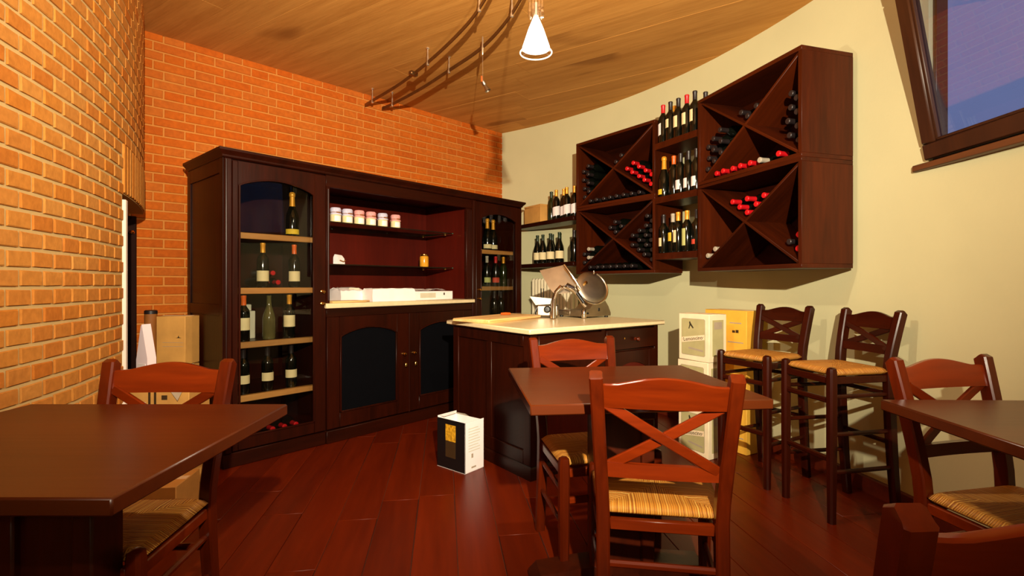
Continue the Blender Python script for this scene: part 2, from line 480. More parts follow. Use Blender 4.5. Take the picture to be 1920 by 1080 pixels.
# ------------------------------------------------------------------ brick walls
CO = 0.0662      # course height
def brick_mesh(L, H, D, mat, ch=0.004, jit=0.0):
    x, z = L / 2, H / 2
    r = lambda: random.uniform(-jit, jit)
    o = [(-x + r(), 0, -z + r()), (x + r(), 0, -z + r()), (x + r(), 0, z + r()), (-x + r(), 0, z + r())]
    fr = [(-x + ch + r(), -D, -z + ch + r()), (x - ch + r(), -D, -z + ch + r()), (x - ch + r(), -D, z - ch + r()), (-x + ch + r(), -D, z - ch + r())]
    md = [(p[0], -D + ch, p[2]) for p in o]
    m = MB(); m.loft([o, md, fr])
    return m.mesh('brick', mat, smooth=False)
def lay_bricks(wall, items, variants, mat, visible):
    """items: (x, y, z, rz, kind); the 300 largest in view become parts, the rest one joined part"""
    sc = []
    for it in items:
        x, y, z, rz, kind = it
        a = 0
        if y > 0.3:
            px, py = proj(x, y, z)
            if -30 < px < 1950 and -20 < py < 1100 and visible(px, py, it):
                nx, ny = math.sin(rz), -math.cos(rz)
                cosv = -(x * nx + y * ny) / math.hypot(x, y)
                a = max(0.02, cosv) * (1.6 if kind == 1 else 1) / (y * y)
        sc.append((a, it))
    sc.sort(key=lambda q: -q[0])
    rest = MB()
    for n, (a, (x, y, z, rz, kind)) in enumerate(sc):
        me = random.choice(variants[kind])
        if n < 300 and a > 0:
            link('brick', me, wall, (x, y, z), (0, 0, rz))
        else:
            mt = Matrix.Translation((x, y, z)) @ Matrix.Rotation(rz, 4, 'Z')
            rest.add([mt @ v.co for v in me.vertices], [tuple(p.vertices) for p in me.polygons])
    o = rest.build('bricks', mat, wall, smooth=False, fix=False)
    o['kind'] = 'stuff'

# back wall: straight, from the doorway corner to the plaster wall
BW0 = Vector((-2.528, 3.584)); BWD = Vector((2.403, 2.389)).normalized(); BWA = math.atan2(BWD.y, BWD.x)
wb_o = MB(frame(BW0.x, BW0.y, BWA)).box(-1.3, 3.62, 0.0, 0.2, 0, CEIL + .02).build('wall_back', 'mortar2')
tag(wb_o, kind='structure')
BH = CO - 0.0115
var_b = {0: [brick_mesh(0.119, BH, 0.008, 'brick2', .003, .0012) for _ in range(3)], 1: [brick_mesh(0.247, BH, 0.008, 'brick2', .003, .0012) for _ in range(3)]}
items = []
for r in range(int(CEIL / CO) + 1):
    z = (r + .5) * CO
    if z > CEIL - .02: continue
    s = -0.9 - (0.195 if r % 2 else 0.0)
    k = 0
    while s < 3.42:
        L = 0.258 if k % 2 else 0.130
        c = s + L / 2
        p = BW0 + BWD * c
        items.append((p.x, p.y, z, BWA, k % 2)); s += L; k += 1
def vis_back(px, py, it):
    if 350 < px < 985 and py > 275 + (px - 415) * 0.178: return False
    return 255 < px < 945
lay_bricks(wb_o, items, var_b, 'brick2', vis_back)

# curved wall on the left: convex towards the room, header bricks
LR = 5.0
th0 = rad(13.0); P0 = Vector((-1.64, 1.60))
LC = Vector((P0.x - LR * math.cos(th0), P0.y - LR * math.sin(th0)))      # centre of the curve
def lw(a, off=0.0):     # point on the wall face at angle a
    return Vector((LC.x + (LR + off) * math.cos(a), LC.y + (LR + off) * math.sin(a)))
S_DOOR = LR * (math.asin((2.60 - LC.y) / LR) - th0)
A_DOOR = th0 + S_DOOR / LR          # edge of the doorway
S_END = S_DOOR + 0.92
A_END = th0 + S_END / LR
A_BEG = th0 - 4.9 / LR
DOOR_H = 1.60
def arc_strip(a0, a1, z0, z1, n=28, th=0.25):
    m = MB(); rings = []
    for i in range(n + 1):
        a = a0 + (a1 - a0) * i / n
        p, q = lw(a), lw(a, -th)
        rings.append([(p.x, p.y, z0), (p.x, p.y, z1), (q.x, q.y, z1), (q.x, q.y, z0)])
    m.loft(rings)
    return m
wl = arc_strip(A_BEG, A_DOOR, 0, CEIL + .02)
up = arc_strip(A_DOOR, A_END, DOOR_H, CEIL + .02, 12)
wl.add(up.v, up.f)
wl_o = wl.build('wall_left', 'mortar'); tag(wl_o, kind='structure')
var_l = {0: [brick_mesh(0.115, BH - .002, 0.006, 'brick', .003, .002) for _ in range(5)],
         1: [brick_mesh(0.052, 0.25, 0.010, 'brick', .004, .0015) for _ in range(3)]}
items = []
for r in range(int(CEIL / CO) + 1):
    z = (r + .5) * CO
    if z > CEIL - .02: continue
    s = -3.87 + (0.0645 if r % 2 else 0)
    while s < S_END - .06:
        a = th0 + s / LR
        inside = s > S_DOOR - 0.05 and z < DOOR_H + 0.265
        if not inside:
            p = lw(a)
            items.append((p.x, p.y, z, a + PI / 2, 0))
        s += 0.129
for r in range(int((DOOR_H + 0.265) / CO + .5)):      # cut bricks at the door edge
    s = -3.87 + (0.0645 if r % 2 else 0)
    while s + 0.129 <= S_DOOR - 0.05: s += 0.129
    gap = S_DOOR - (s + 0.0645)
    if gap > .03:
        k_ = 2 + r % 2
        if k_ not in var_l: var_l[k_] = [brick_mesh(gap - .012, BH - .002, 0.006, 'brick', .003, .0012) for _ in range(2)]
        a = th0 + (S_DOOR - gap / 2 + .004) / LR; p = lw(a)
        items.append((p.x, p.y, (r + .5) * CO, a + PI / 2, k_))
s = S_DOOR + 0.03
while s < S_END - .03:                     # upright bricks over the doorway
    a = th0 + s / LR; p = lw(a)
    items.append((p.x, p.y, DOOR_H + 0.13, a + PI / 2, 1)); s += 0.063
lay_bricks(wl_o, items, var_l, 'brick', lambda px, py, it: px < 275 and py < 780)

# doorway: white jamb and dark frame
dj = link('door_1', None); tag(dj, kind='structure')
pj = lw(A_DOOR)
m = MB(frame(pj.x, pj.y, A_DOOR + PI / 2))
m.box(0.0, 0.035, -0.016, 0.25, 0, DOOR_H - 0.03, 0.003)
m.build('door_jamb', 'whitepaint', dj)
m = MB(frame(BW0.x, BW0.y, BWA))
m.box(-0.24, -0.095, -0.05, 0.0, 0, DOOR_H, 0.004)
m.build('door_frame', 'darkdoor', dj)
m = MB(frame(BW0.x, BW0.y, BWA)); m.lathe([(0.001, 0), (.014, .004), (.018, .014), (.012, .024), (.001, .028)], 10, (-0.125, -0.065, 1.475))
m.build('door_knob', 'brass', dj)
m = MB(frame(pj.x, pj.y, A_DOOR + PI / 2)); m.box(0.036, 0.046, -0.012, 0.0, 0.70, 0.78, 0.003)
m.build('door_hinge', 'brass', dj)

# ------------------------------------------------------------------ plaster wall on the right with the window
RC = Vector((-2.725, 2.02)); RR = 4.735
WY0, WY1, WZ0, WZ1 = 1.38, 2.44, 1.72, 2.62       # window opening
def rw(t):        # t: arc length from the straight part (t<0) up to the corner (t>0)
    if t <= 0: return Vector((RC.x + RR, RC.y + t)), Vector((-1.0, 0.0))
    a = t / RR
    return Vector((RC.x + RR * math.cos(a), RC.y + RR * math.sin(a))), Vector((-math.cos(a), -math.sin(a)))
tW0, tW1 = WY0 - RC.y, RR * math.asin((WY1 - RC.y) / RR)
ts = sorted(set([-5.2, -3.0, -1.5, tW0, -0.3, 0.0, 0.24, tW1] + [tW1 + 0.16 * i for i in range(1, 33)]))
zs = [0.0, WZ0, WZ1, CEIL + 0.02]
WT = 0.10                                   # wall thickness
m = MB(); nz_ = len(zs); vs = []; fs = []
for off in (0.0, WT):
    for t in ts:
        p, n = rw(t); p = p - n * off
        vs += [(p.x, p.y, z) for z in zs]
NV = len(ts) * nz_
def vi(i, j, o): return o * NV + i * nz_ + j
iw0, iw1 = ts.index(tW0), ts.index(tW1)
for i in range(len(ts) - 1):
    for j in range(nz_ - 1):
        if iw0 <= i < iw1 and j == 1: continue
        fs.append((vi(i, j, 0), vi(i, j + 1, 0), vi(i + 1, j + 1, 0), vi(i + 1, j, 0)))
        fs.append((vi(i, j, 1), vi(i + 1, j, 1), vi(i + 1, j + 1, 1), vi(i, j + 1, 1)))
for i in range(iw0, iw1):                   # sill and head of the opening
    fs.append((vi(i, 1, 0), vi(i + 1, 1, 0), vi(i + 1, 1, 1), vi(i, 1, 1)))
    fs.append((vi(i, 2, 0), vi(i, 2, 1), vi(i + 1, 2, 1), vi(i + 1, 2, 0)))
fs.append((vi(iw0, 1, 0), vi(iw0, 1, 1), vi(iw0, 2, 1), vi(iw0, 2, 0)))
fs.append((vi(iw1, 1, 0), vi(iw1, 2, 0), vi(iw1, 2, 1), vi(iw1, 1, 1)))
m.add(vs, fs)
bm_o = m.build('wall_right', 'plaster', fix=False, angle=30)
tag(bm_o, kind='structure')

m = MB(); rings = []
for t in ts:
    p, n = rw(t)
    a, b = p + n * 0.001, p + n * 0.014
    rings.append([(a.x, a.y, 0), (b.x, b.y, 0), (b.x, b.y, 0.082), (a.x, a.y, 0.09)])
tag(m.loft(rings).build('baseboard_right', 'skirting'), kind='structure')

wr = MB().box(-3.4, 2.4, -2.75, -2.6, 0, CEIL + .02).build('wall_rear', 'plaster'); tag(wr, kind='structure')
side = MB(frame(BW0.x, BW0.y, BWA)).box(-1.3, -1.15, -1.6, 0, 0, CEIL + .02).build('wall_side', 'plaster'); tag(side, kind='structure')
side2 = MB().box(-3.5, -2.2, 0.9, 1.05, 0, CEIL + .02).build('wall_hall', 'plaster'); tag(side2, kind='structure')

# window: fixed frame, tilted sash, pane, sill
win = link('window_1', None); tag(win, kind='structure')
wx = RC.x + RR
m = MB()
m.box(wx + .02, wx + .08, WY0, WY1, WZ0, WZ0 + .03, .004).box(wx + .02, wx + .08, WY0, WY1, WZ1 - .03, WZ1, .004)
m.box(wx + .0, wx + .06, WY1 - .02, WY1, WZ0, WZ1, .004).box(wx + .02, wx + .10, WY0, WY0 + .05, WZ0, WZ1, .004)
m.build('window_frame', 'winframe', win)
sash = link('sash', None, win, (wx - 0.012, 0, WZ0 + .012), (0, rad(-10.5), 0))
SW = 0.075; SH = 0.90
m = MB()
m.box(-.03, .03, WY0 - .01, WY1 + .0, 0, SW, .006).box(-.03, .03, WY0 - .01, WY1, SH - SW, SH, .006)
m.box(-.03, .03, WY1 - SW, WY1, SW, SH - SW, .006).box(-.03, .03, WY0 - .01, WY0 + SW, SW, SH - SW, .006)
m.build('sash_frame', 'winframe', sash)
m = MB(); y0, y1 = WY0 + SW, WY1 - SW
m.box(-.022, -.004, y1 - .014, y1, SW, SH - SW, .003).box(-.022, -.004, y0, y0 + .014, SW, SH - SW, .003)
m.box(-.022, -.004, y0, y1, SW, SW + .014, .003).box(-.022, -.004, y0, y1, SH - SW - .014, SH - SW, .003)
m.build('glazing_bead', 'winframe', sash)
MB().box(-.003, .003, y0 - .004, y1 + .004, SW - .004, SH - SW + .004).build('window_pane', 'winpane', sash, smooth=False)
m = MB(); m.box(wx - .045, wx + .02, WY0 - .05, WY1 + .07, WZ0 - .034, WZ0 - .002, .004)
m.build('window_sill', 'sill', win)


# ------------------------------------------------------------------ pendant lamps on the twin rail
RAIL_Z = CEIL - 0.11
rail_a = [(-1.36, 4.72), (-1.258, 4.60), (-0.93, 4.22), (-0.628, 3.805), (-0.36, 3.38), (-0.195, 3.054), (-0.05, 2.62), (0.01, 2.1), (0.03, 1.3), (-0.02, 0.2), (-0.12, -0.9), (-0.28, -2.2)]
rail_b = [(-1.22, 4.80), (-1.10, 4.69), (-0.78, 4.33), (-0.487, 3.948), (-0.204, 3.556), (0.0, 3.114), (0.13, 2.62), (0.19, 2.1), (0.21, 1.3), (0.16, 0.2), (0.06, -0.9), (-0.10, -2.2)]
def smooth_path(pts, z, n=6):
    out = []
    P = [Vector(p) for p in pts]
    for i in range(len(P) - 1):
        p0, p1, p2, p3 = P[max(i - 1, 0)], P[i], P[i + 1], P[min(i + 2, len(P) - 1)]
        for k in range(n):
            t = k / n
            q = 0.5 * ((2 * p1) + (p2 - p0) * t + (2 * p0 - 5 * p1 + 4 * p2 - p3) * t * t + (3 * p1 - p0 - 3 * p2 + p3) * t ** 3)
            out.append((q.x, q.y, z))
    out.append((P[-1].x, P[-1].y, z))
    return out
def make_rail(pts, pins, label):
    r = thing('lamp_rail', label, 'lamp rail', (0, 0, 0), 0, 'curved lamp rails under the ceiling')
    MB().sweep(smooth_path(pts, RAIL_Z), .006, .028, (0, 0, 1), .001) if False else MB().sweep(smooth_path(pts, RAIL_Z), .028, .007, (0, 0, 1), .0015).build('conductor', 'rail', r)
    for x, y in pins:
        m = MB()
        m.lathe([(.013, 0), (.013, -.006), (.006, -.012), (.0045, -.05), (.0075, -.07), (.0075, -.105), (.011, -.112), (.011, -.13), (.004, -.134)], 10, (x, y, CEIL - .001))
        m.build('standoff', 'pin', r)
    return r
make_rail(rail_a, [(-1.258, 4.60), (-0.628, 3.805), (-0.195, 3.054), (0.03, 1.3), (-0.12, -0.9)], 'curved bronze lamp rail on the side towards the brick wall')
make_rail(rail_b, [(-1.10, 4.69), (-0.487, 3.948), (0.0, 3.114), (0.21, 1.3), (0.06, -0.9)], 'curved bronze lamp rail on the side towards the cream plaster wall')
MB().box(-.02, .02, -.035, .035, -.016, .016, .006).build('rail_joint', 'rail', bpy.data.objects['lamp_rail'], (-0.775, 4.01, RAIL_Z), (0, 0, rad(-40)))

def pendant(x, y, zb, power, label, drop_top=RAIL_Z):
    t = thing('pendant_lamp', label, 'lamp', (x, y, zb), 0, 'pendant lamps on the rails')
    H = 0.142; R = 0.062
    m = MB(); m.lathe([(.008, H), (.014, H - .012), (.030, H - .05), (.0555, .016)], 24, cap=False)
    m.build('shade', 'shade', t, fix=False)
    m = MB(); m.lathe([(.0555, .016), (R, 0.0)], 24, cap=False)
    m.build('shade_edge', 'shade_clear', t, fix=False)
    m = MB(); m.tube([(R * math.cos(2 * PI * k / 28), R * math.sin(2 * PI * k / 28), 0) for k in range(29)], 0.0028, 6)
    m.build('rim', 'shade_rim', t)
    m = MB(); m.lathe([(.002, .048), (.011, .052), (.014, .062), (.012, .078), (.007, .095), (.006, .12)], 12)
    m.build('bulb', 'bulb', t)
    m = MB(); m.lathe([(.006, H - .005), (.012, H), (.012, H + .05), (.006, H + .055)], 12)
    m.build('socket', 'pin', t)
    for k in range(6):
        a = 2 * PI * k / 6
        MB().lathe([(.001, -.002), (.007, .006), (.008, .03), (.007, .075), (.002, .085)], 6, (.024 * math.cos(a), .024 * math.sin(a), H - .012)).build('crystal', 'crystal', t)
    m = MB()
    m.tube([(0, 0, H + .05), (0, 0, drop_top - zb - .06)], 0.0022, 6)
    m.tube([(0, 0, drop_top - zb - .06), (-.05, 0, drop_top - zb - .02), (-.09, 0, drop_top - zb)], 0.002, 6)
    m.tube([(0, 0, drop_top - zb - .06), (.05, 0, drop_top - zb - .02), (.09, 0, drop_top - zb)], 0.002, 6)
    m.build('cable', 'pin', t)
    ld = bpy.data.lights.new('lamp_light', 'POINT')
    ld.energy = power; ld.color = LAMP_COLOR; ld.shadow_soft_size = 0.022
    lo = bpy.data.objects.new('lamp_light', ld); COL.objects.link(lo)
    lo.parent = t; lo.location = (0, 0, 0.03)
    return t
pendant(0.094, 2.0, 2.045, LAMP_POWER[0], 'lit glass cone pendant lamp hanging free in front of the timber ceiling')
pendant(-0.12, -1.9, 2.05, LAMP_POWER[1], 'added glass cone pendant by the rear wall, out of view, for fill light')  # unseen pendant added behind the camera as weak fill light
# strong lit spot on a wire, aimed down the room
def aimed_spot(loc, target, power):
    t = thing('spot_lamp', 'lit silver spot head on a thin wire aimed at the back of the room', 'lamp', loc)
    MB().tube([(0, 0, .03), (0, 0, RAIL_Z - loc[2])], .002, 6).build('wire', 'pin', t)
    d = (Vector(target) - Vector(loc)).normalized()
    q = d.to_track_quat('-Z', 'Y').to_euler()
    MB().lathe([(.004, .055), (.022, .05), (.026, .02), (.034, -.012), (.036, -.02), (.033, -.02), (.024, .005), (.004, .01)], 18).build('spot_head', 'steel_dull', t, (0, 0, 0), tuple(q))
    ld = bpy.data.lights.new('spot_light', 'SPOT')
    ld.energy = power; ld.color = LAMP_COLOR; ld.shadow_soft_size = 0.02; ld.spot_size = rad(104); ld.spot_blend = 1.0
    lo = bpy.data.objects.new('spot_light', ld); COL.objects.link(lo)
    lo.parent = t; lo.location = tuple(d * .03); lo.rotation_euler = q
aimed_spot((0.265, -0.50, 1.87), (-0.15, 5.5, 2.22), SPOT_POWER)

# small unlit spot hanging from the rail by the brick wall
sp = thing('spot_lamp', 'small unlit silver spot head hanging on a thin wire from the rail', 'lamp', (-0.204, 3.55, RAIL_Z))
MB().lathe([(.003, .07), (.006, .06), (.007, 0), (.009, -.01), (.007, -.05), (.002, -.06)], 10).build('rail_clip', 'pin', sp)
MB().tube([(0, 0, -.05), (0, 0, -.245)], 0.0016, 6).build('wire', 'pin', sp)
MB().box(-.012, -.002, -.005, .005, -.245, -.205, .002).build('wire_sleeve', 'cap_orange', sp)
m = MB(Matrix.Translation((.012, 0, -.262)) @ Matrix.Rotation(rad(-28), 4, 'Y'))
m.lathe([(.004, .026), (.016, .02), (.016, -.004), (.010, -.012), (.022, -.052), (.021, -.05), (.006, -.02)], 14)
m.build('spot_head', 'steel_dull', sp)

# ------------------------------------------------------------------ bottles
_bm = {}
def bottle_meshes(glass, shape):
    k = (glass, shape)
    if k not in _bm:
        if shape == 'bord': prof = [(.030, 0), (.036, .003), (.0375, .010), (.0375, .185), (.034, .203), (.022, .222), (.0150, .235), (.0142, .285), (.0155, .288), (.0155, .297), (.012, .30)]
        elif shape == 'burg': prof = [(.032, 0), (.039, .003), (.041, .012), (.041, .140), (.036, .170), (.024, .205), (.0165, .230), (.0145, .285), (.0160, .288), (.0160, .295), (.012, .30)]
        else: prof = [(.034, 0), (.043, .003), (.045, .012), (.045, .130), (.040, .160), (.027, .195), (.018, .225), (.015, .285), (.019, .29), (.019, .305), (.012, .315)]
        m = MB(); m.lathe([(.001, .012), (.022, .004)] + prof + [(.001, prof[-1][1])], 16)
        _bm[k] = m.mesh('wine_bottle', glass)
    return _bm[k]
def piece(kind, mat, shape, lab=(.05, .13), skew=0):
    k = (kind, mat, shape, lab, skew)
    if k not in _bm:
        m = MB()
        if kind == 'cap':
            top = .302 if shape != 'champ' else .317
            m.lathe([(.0162, .236), (.0158, .284), (.0172, .287), (.0172, top - .003), (.014, top), (.001, top + .0005)] if shape != 'champ' else [(.0215, .205), (.0185, .24), (.017, .284), (.0208, .289), (.0205, .308), (.014, top), (.001, top + .0005)], 16)
        else:
            R = {'bord': .0382, 'burg': .0417, 'champ': .0457}[shape]
            rings = [[], []]
            for i in range(13):
                a = -PI / 2 + rad(-74 + 148 * i / 12)
                dz = skew * (i / 12 - .5)
                rings[0].append((R * math.cos(a), R * math.sin(a), lab[0] + dz))
                rings[1].append((R * math.cos(a), R * math.sin(a), lab[1] + dz))
            m.loft(rings, cap=False, closed=False)
        _bm[k] = m.mesh('capsule' if kind == 'cap' else 'bottle_label', mat, fix=(kind == 'cap'))
    return _bm[k]
def bottle(loc, rot, label, group=None, glass='bottle', cap='cap_dark', lab='label', shape='bord', lz=(.05, .13), skew=0, neck=None):
    o = link('wine_bottle', bottle_meshes(glass, shape), None, loc, rot)
    tag(o, label, 'bottle', group)
    if cap: link('capsule', piece('cap', cap, shape), o)
    if lab: link('bottle_label', piece('lab', lab, shape, lz, skew), o)
    return o

# ------------------------------------------------------------------ display cabinet along the brick wall
CX, CY, CANG = -1.762, 3.121, math.atan2(.749, .662)
CD = 0.655; CT = 1.915
def cab(x, y, z): 
    p = frame(CX, CY, CANG) @ Vector((x, y, z)); return p
U1, U2, U3 = 0.67, 2.11, 2.80
SHELF = [0.42, 0.763, 1.112, 1.467]

def arch_door(w, z0, z1, gl, gr, gb, gs, rise, y0=0.0, th=0.026):
    """door frame in local x 0..w: opening gl..gr, bottom gb, springing gs, arch rise"""
    m = MB()
    m.box(0, gl, y0, y0 + th, z0, z1, .003); m.box(gr, w, y0, y0 + th, z0, z1, .003)
    m.box(gl, gr, y0, y0 + th, z0, gb, .003)
    n = 14; low = []
    for i in range(n + 1):
        f = i / n
        low.append((gl + (gr - gl) * f, gs + rise * math.sin(PI * f) ** 0.8))
    m.prism(low + [(gr, z1), (gl, z1)], y0, y0 + th)
    return m, low
def beading(gl, gr, gb, low, y0):
    m = MB(); r = .006
    m.box(gl, gl + 2 * r, y0 - r, y0 + r, gb, low[0][1], .002); m.box(gr - 2 * r, gr, y0 - r, y0 + r, gb, low[-1][1], .002)
    m.box(gl, gr, y0 - r, y0 + r, gb, gb + 2 * r, .002)
    m.sweep([(a, y0, b - r * .4) for a, b in low], 2 * r, 1.6 * r, (0, 1, 0), .002)
    return m
def knob(parent, x, z, y=0.0, s=1.0, name='knob', mat='brass'):
    m = MB(Matrix.Translation((x, y, z)) @ Matrix.Rotation(rad(90), 4, 'X'))
    m.lathe([(.011 * s, 0), (.011 * s, .003), (.005 * s, .006), (.005 * s, .016), (.012 * s, .022), (.013 * s, .030), (.009 * s, .036), (.001, .038)], 12)
    return m.build(name, mat, parent)

def glass_unit(x0, x1, label, left_end, right_end):
    w = x1 - x0
    o = thing('display_cabinet', label, 'cabinet', tuple(cab(x0, 0, 0)), CANG, 'glazed cabinets at the ends of the wall unit')
    f = 0.028
    m = MB()
    m.box(0, .022, f, CD, .09, CT, .002); m.box(w - .022, w, f, CD, .09, CT, .002)
    m.box(.022, w - .022, f, CD, CT - .025, CT); m.box(.022, w - .022, f, CD, .09, .12)
    m.build('carcass', 'mahogany', o)
    MB().box(.022, w - .022, CD - .012, CD, .12, CT - .025).build('back_panel', 'mahogany', o)
    MB().box(-.004 if left_end else 0, w + (.004 if right_end else 0), .006, CD, 0, .09, .004).build('plinth', 'mahogany_x', o)
    m = MB(); m.box(0, .046, -.004, f, .09, CT, .005)
    m.tube([(.012, -.006, .1), (.012, -.006, CT - .01)], .006, 8)
    m.build('pilaster', 'mahogany', o)
    if left_end or right_end:
        xs = -.008 if left_end else w
        m = MB()
        for y0, y1, z0, z1 in ((.0, .055, .09, CT), (CD - .06, CD, .09, CT), (.055, CD - .06, CT - .09, CT), (.055, CD - .06, .94, 1.01), (.055, CD - .06, .09, .17)):
            m.box(xs, xs + .008, y0, y1, z0, z1, .002)
        m.build('side_frame', 'mahogany', o)
    for z in SHELF:
        sh = link('shelf', None, o)
        MB().box(.024, w - .024, .10, CD - .014, z - .022, z, .0).build('shelf_board', 'mahogany_x', sh)
        MB().box(.05, w - .05, .062, .10, z - .038, z + .002, .004).build('shelf_edge', 'shelfwood', sh)
    d = link('door', None, o, (.048, -.002, 0))
    dw = w - .052
    gl, gr = .034, dw - (.085 if left_end else .045)
    if right_end: gl, gr = .055, dw - .07
    m, low = arch_door(dw, .10, CT - .01, gl, gr, .175, 1.755, .062)
    m.build('door_frame', 'mahogany', d)
    beading(gl, gr, .175, low, -.002).build('beading', 'mahogany', d)
    MB().prism([(gl - .005, .17)] + [(gr + .005, .17)] + [(a, b + .004) for a, b in low[::-1]], .010, .014).build('glass_pane', 'pane', d, smooth=False)
    kx = dw - .03 if left_end else .026
    knob(d, kx, 1.085, -.001); knob(d, kx, 1.0, -.001)
    return o
cabL = glass_unit(0, U1, 'tall dark glazed cabinet with arched door beside the brick doorway', True, False)
cabR = glass_unit(U2, U3, 'tall dark glazed cabinet with arched door beside the plaster wall shelves', False, True)

# middle hutch
W = U2 - U1
hu = thing('hutch', 'dark wooden hutch with open niche, glass shelves and two black arched doors', 'cabinet', tuple(cab(U1, 0, 0)), CANG)
m = MB(); m.box(0.001, .02, .03, CD, .09, CT); m.box(W - .02, W - .001, .03, CD, .09, CT); m.box(.02, W - .02, .03, CD, .09, .11); m.box(.02, W - .02, .03, CD, .94, .958)
m.build('carcass', 'mahogany', hu)
MB().box(.02, W - .02, CD - .02, CD - .005, 1.0, CT - .02).build('back_panel', 'mahogany_in', hu)
for x in (.02, W - .028): MB().box(x, x + .008, .05, CD - .02, 1.0, CT - .03).build('side_lining', 'mahogany_in', hu)
MB().box(.02, W - .02, .02, CD, CT - .03, CT).build('niche_ceiling', 'mahogany_x', hu)
MB().box(.0, W, .004, .03, CT - .085, CT, .003).build('fascia', 'mahogany_x', hu)
for x, pw_, nf in ((.002, .028, 1), (W - .072, .07, 3)):
    m = MB(); m.box(x, x + pw_, .004, .03, 1.0, CT - .085, .003)
    for k in range(nf): m.tube([(x + .014 + .021 * k, .002, 1.02), (x + .014 + .021 * k, .002, CT - .1)], .007, 8)
    m.build('pilaster', 'mahogany', hu)
MB().box(.0, W, -.006, CD, 0, .09, .004).build('plinth', 'mahogany_x', hu)
MB().box(.0, W, .0, .03, .90, .964, .004).build('apron', 'mahogany_x', hu)
for i in range(2):
    d = link('door', None, hu, (.004 + i * W / 2, -.002, 0))
    dw = W / 2 - .008
    gl, gr = .10, dw - .115
    m, low = arch_door(dw, .10, .90, gl, gr, .205, .755, .062)
    m.build('door_frame', 'mahogany', d)
    beading(gl, gr, .205, low, -.002).build('beading', 'mahogany', d)
    MB().prism([(gl - .005, .2), (gr + .005, .2)] + [(a, b + .004) for a, b in low[::-1]], .012, .018).build('door_panel', 'blackpanel', d, smooth=False)
    kx = dw - .055 if i == 0 else .035
    knob(d, kx, .575, -.001)
    m = MB(); m.box(kx + .004, kx + .010, -.03, -.002, .497, .503, .001); m.lathe([(.001, -.02), (.01, -.016), (.011, 0), (.004, .012)], 8, (kx + .012, -.03, .49), squash=.4)
    m.build('key', 'brass', d)
MB().tube([(W / 2, -.004, .1), (W / 2, -.004, .9)], .007, 8).build('cover_strip', 'mahogany', hu)
for z in (1.61, 1.29):
    s_ = link('glass_shelf', None, hu)
    MB().box(.03, W - .10, .17, CD - .03, z - .008, z).build('glass_sheet', 'glass', s_, smooth=False)
    MB().box(.03, W - .10, .165, .17, z - .008, z).build('front_edge', 'shelf_edge', s_, smooth=False)
    MB().box(W - .10, W - .09, .165, CD - .03, z - .008, z).build('end_edge', 'glass_edge', s_, smooth=False)
    for x in (.034, W - .112):
        for y in (.25, CD - .08): MB().box(x - .006, x + .012, y, y + .02, z - .02, z - .008, .002).build('shelf_bracket', 'brass', s_)
wt = MB(frame(CX, CY, CANG)).box(U1 - .015, U2 + .008, -.03, CD - .022, .965, 1.0, .006)
tag(wt.build('worktop', 'stone'), 'cream stone worktop slab on the wooden hutch', 'worktop')
# cornice along all three units
m = MB(frame(CX, CY, CANG)); rings = []
for o_, z in ((.002, CT), (.012, CT + .006), (.014, CT + .016), (.030, CT + .034), (.036, CT + .040), (.036, CT + .055)):
    rings.append([(-o_, -o_, z), (U3 + o_, -o_, z), (U3 + o_, CD, z), (-o_, CD, z)])
m.loft(rings)
tag(m.build('cornice', 'mahogany_x', angle=20), 'dark moulded cornice running along the top of the wall cabinets', 'cornice')

FACE = CANG
def cab_bottle(x, y, z, label, group=None, **kw):
    bottle(tuple(cab(x, y, z)), (0, 0, FACE + random.uniform(-.5, -.2)), label, group, **kw)
z1, z2, z3, z4 = SHELF
cab_bottle(.50, .16, z4, 'gold-necked dark bottle alone on top shelf of doorway-side glazed cabinet', cap='cap_gold', lab='label_yellow', lz=(.02, .055), shape='champ')
cab_bottle(.286, .13, z3, 'wine bottle with gold capsule and cream label on second shelf of glazed cabinet', cap='cap_gold', lz=(.045, .115))
cab_bottle(.50, .13, z3, 'wine bottle with red-orange capsule and cream label on second shelf of glazed cabinet', cap='cap_orange', lz=(.045, .115))
cab_bottle(.164, .13, z2, 'wine bottle with orange capsule and pale label on third shelf of glazed cabinet', cap='cap_orange', lz=(.075, .155))
cab_bottle(.335, .15, z2, 'pale green glass bottle beside the white carton on third shelf', glass='bottle_clear', cap=None, lab=None, shape='burg')
cab_bottle(.465, .13, z2, 'wine bottle with gold capsule and cream label on third shelf', cap='cap_gold', lz=(.08, .16))
for x in (.162, .316, .478):
    cab_bottle(x, .13, z1, 'dark-capped bottle with square cream label on lowest shelf of glazed cabinet', 'bottles on the lowest shelf of the glazed cabinet', cap='cap_dark', lz=(.07, .125))
cb = MB(); cb.box(-.05, .05, -.035, .035, 0, .19, .003); cb.box(-.03, .03, -.022, .022, .19, .235, .004)
tag(cb.build('carton', 'palegrey', None, tuple(cab(.25, .32, z2)), (0, 0, FACE)), 'white carton with raised cap behind bottles in glazed cabinet', 'carton')
def cab_lying(x, z, label, group, y=.40, **kw):
    bottle(tuple(cab(x, y, z + .0385)), (PI / 2, 0, FACE), label, group, **kw)
for i, x in enumerate((.10, .185, .385, .435 + .03)):
    cab_lying(x, z3, 'bottle lying neck-out at the back of second shelf in glazed cabinet', 'bottles lying on the second cabinet shelf', y=.60, cap='cap_gold' if i < 2 else 'cap_red', lab=None)
for i, x in enumerate((.142, .428)):
    cab_lying(x, z3 + .066, 'bottle lying on top of two others on second shelf in glazed cabinet', 'bottles piled on the second cabinet shelf', y=.60, cap='cap_gold' if i < 1 else 'cap_red', lab=None)
for x in (.34, .42, .50):
    cab_lying(x, .121, 'red-capped bottle lying on the floor of the glazed cabinet', 'bottles lying at the bottom of the cabinet', cap='cap_red', lab=None)
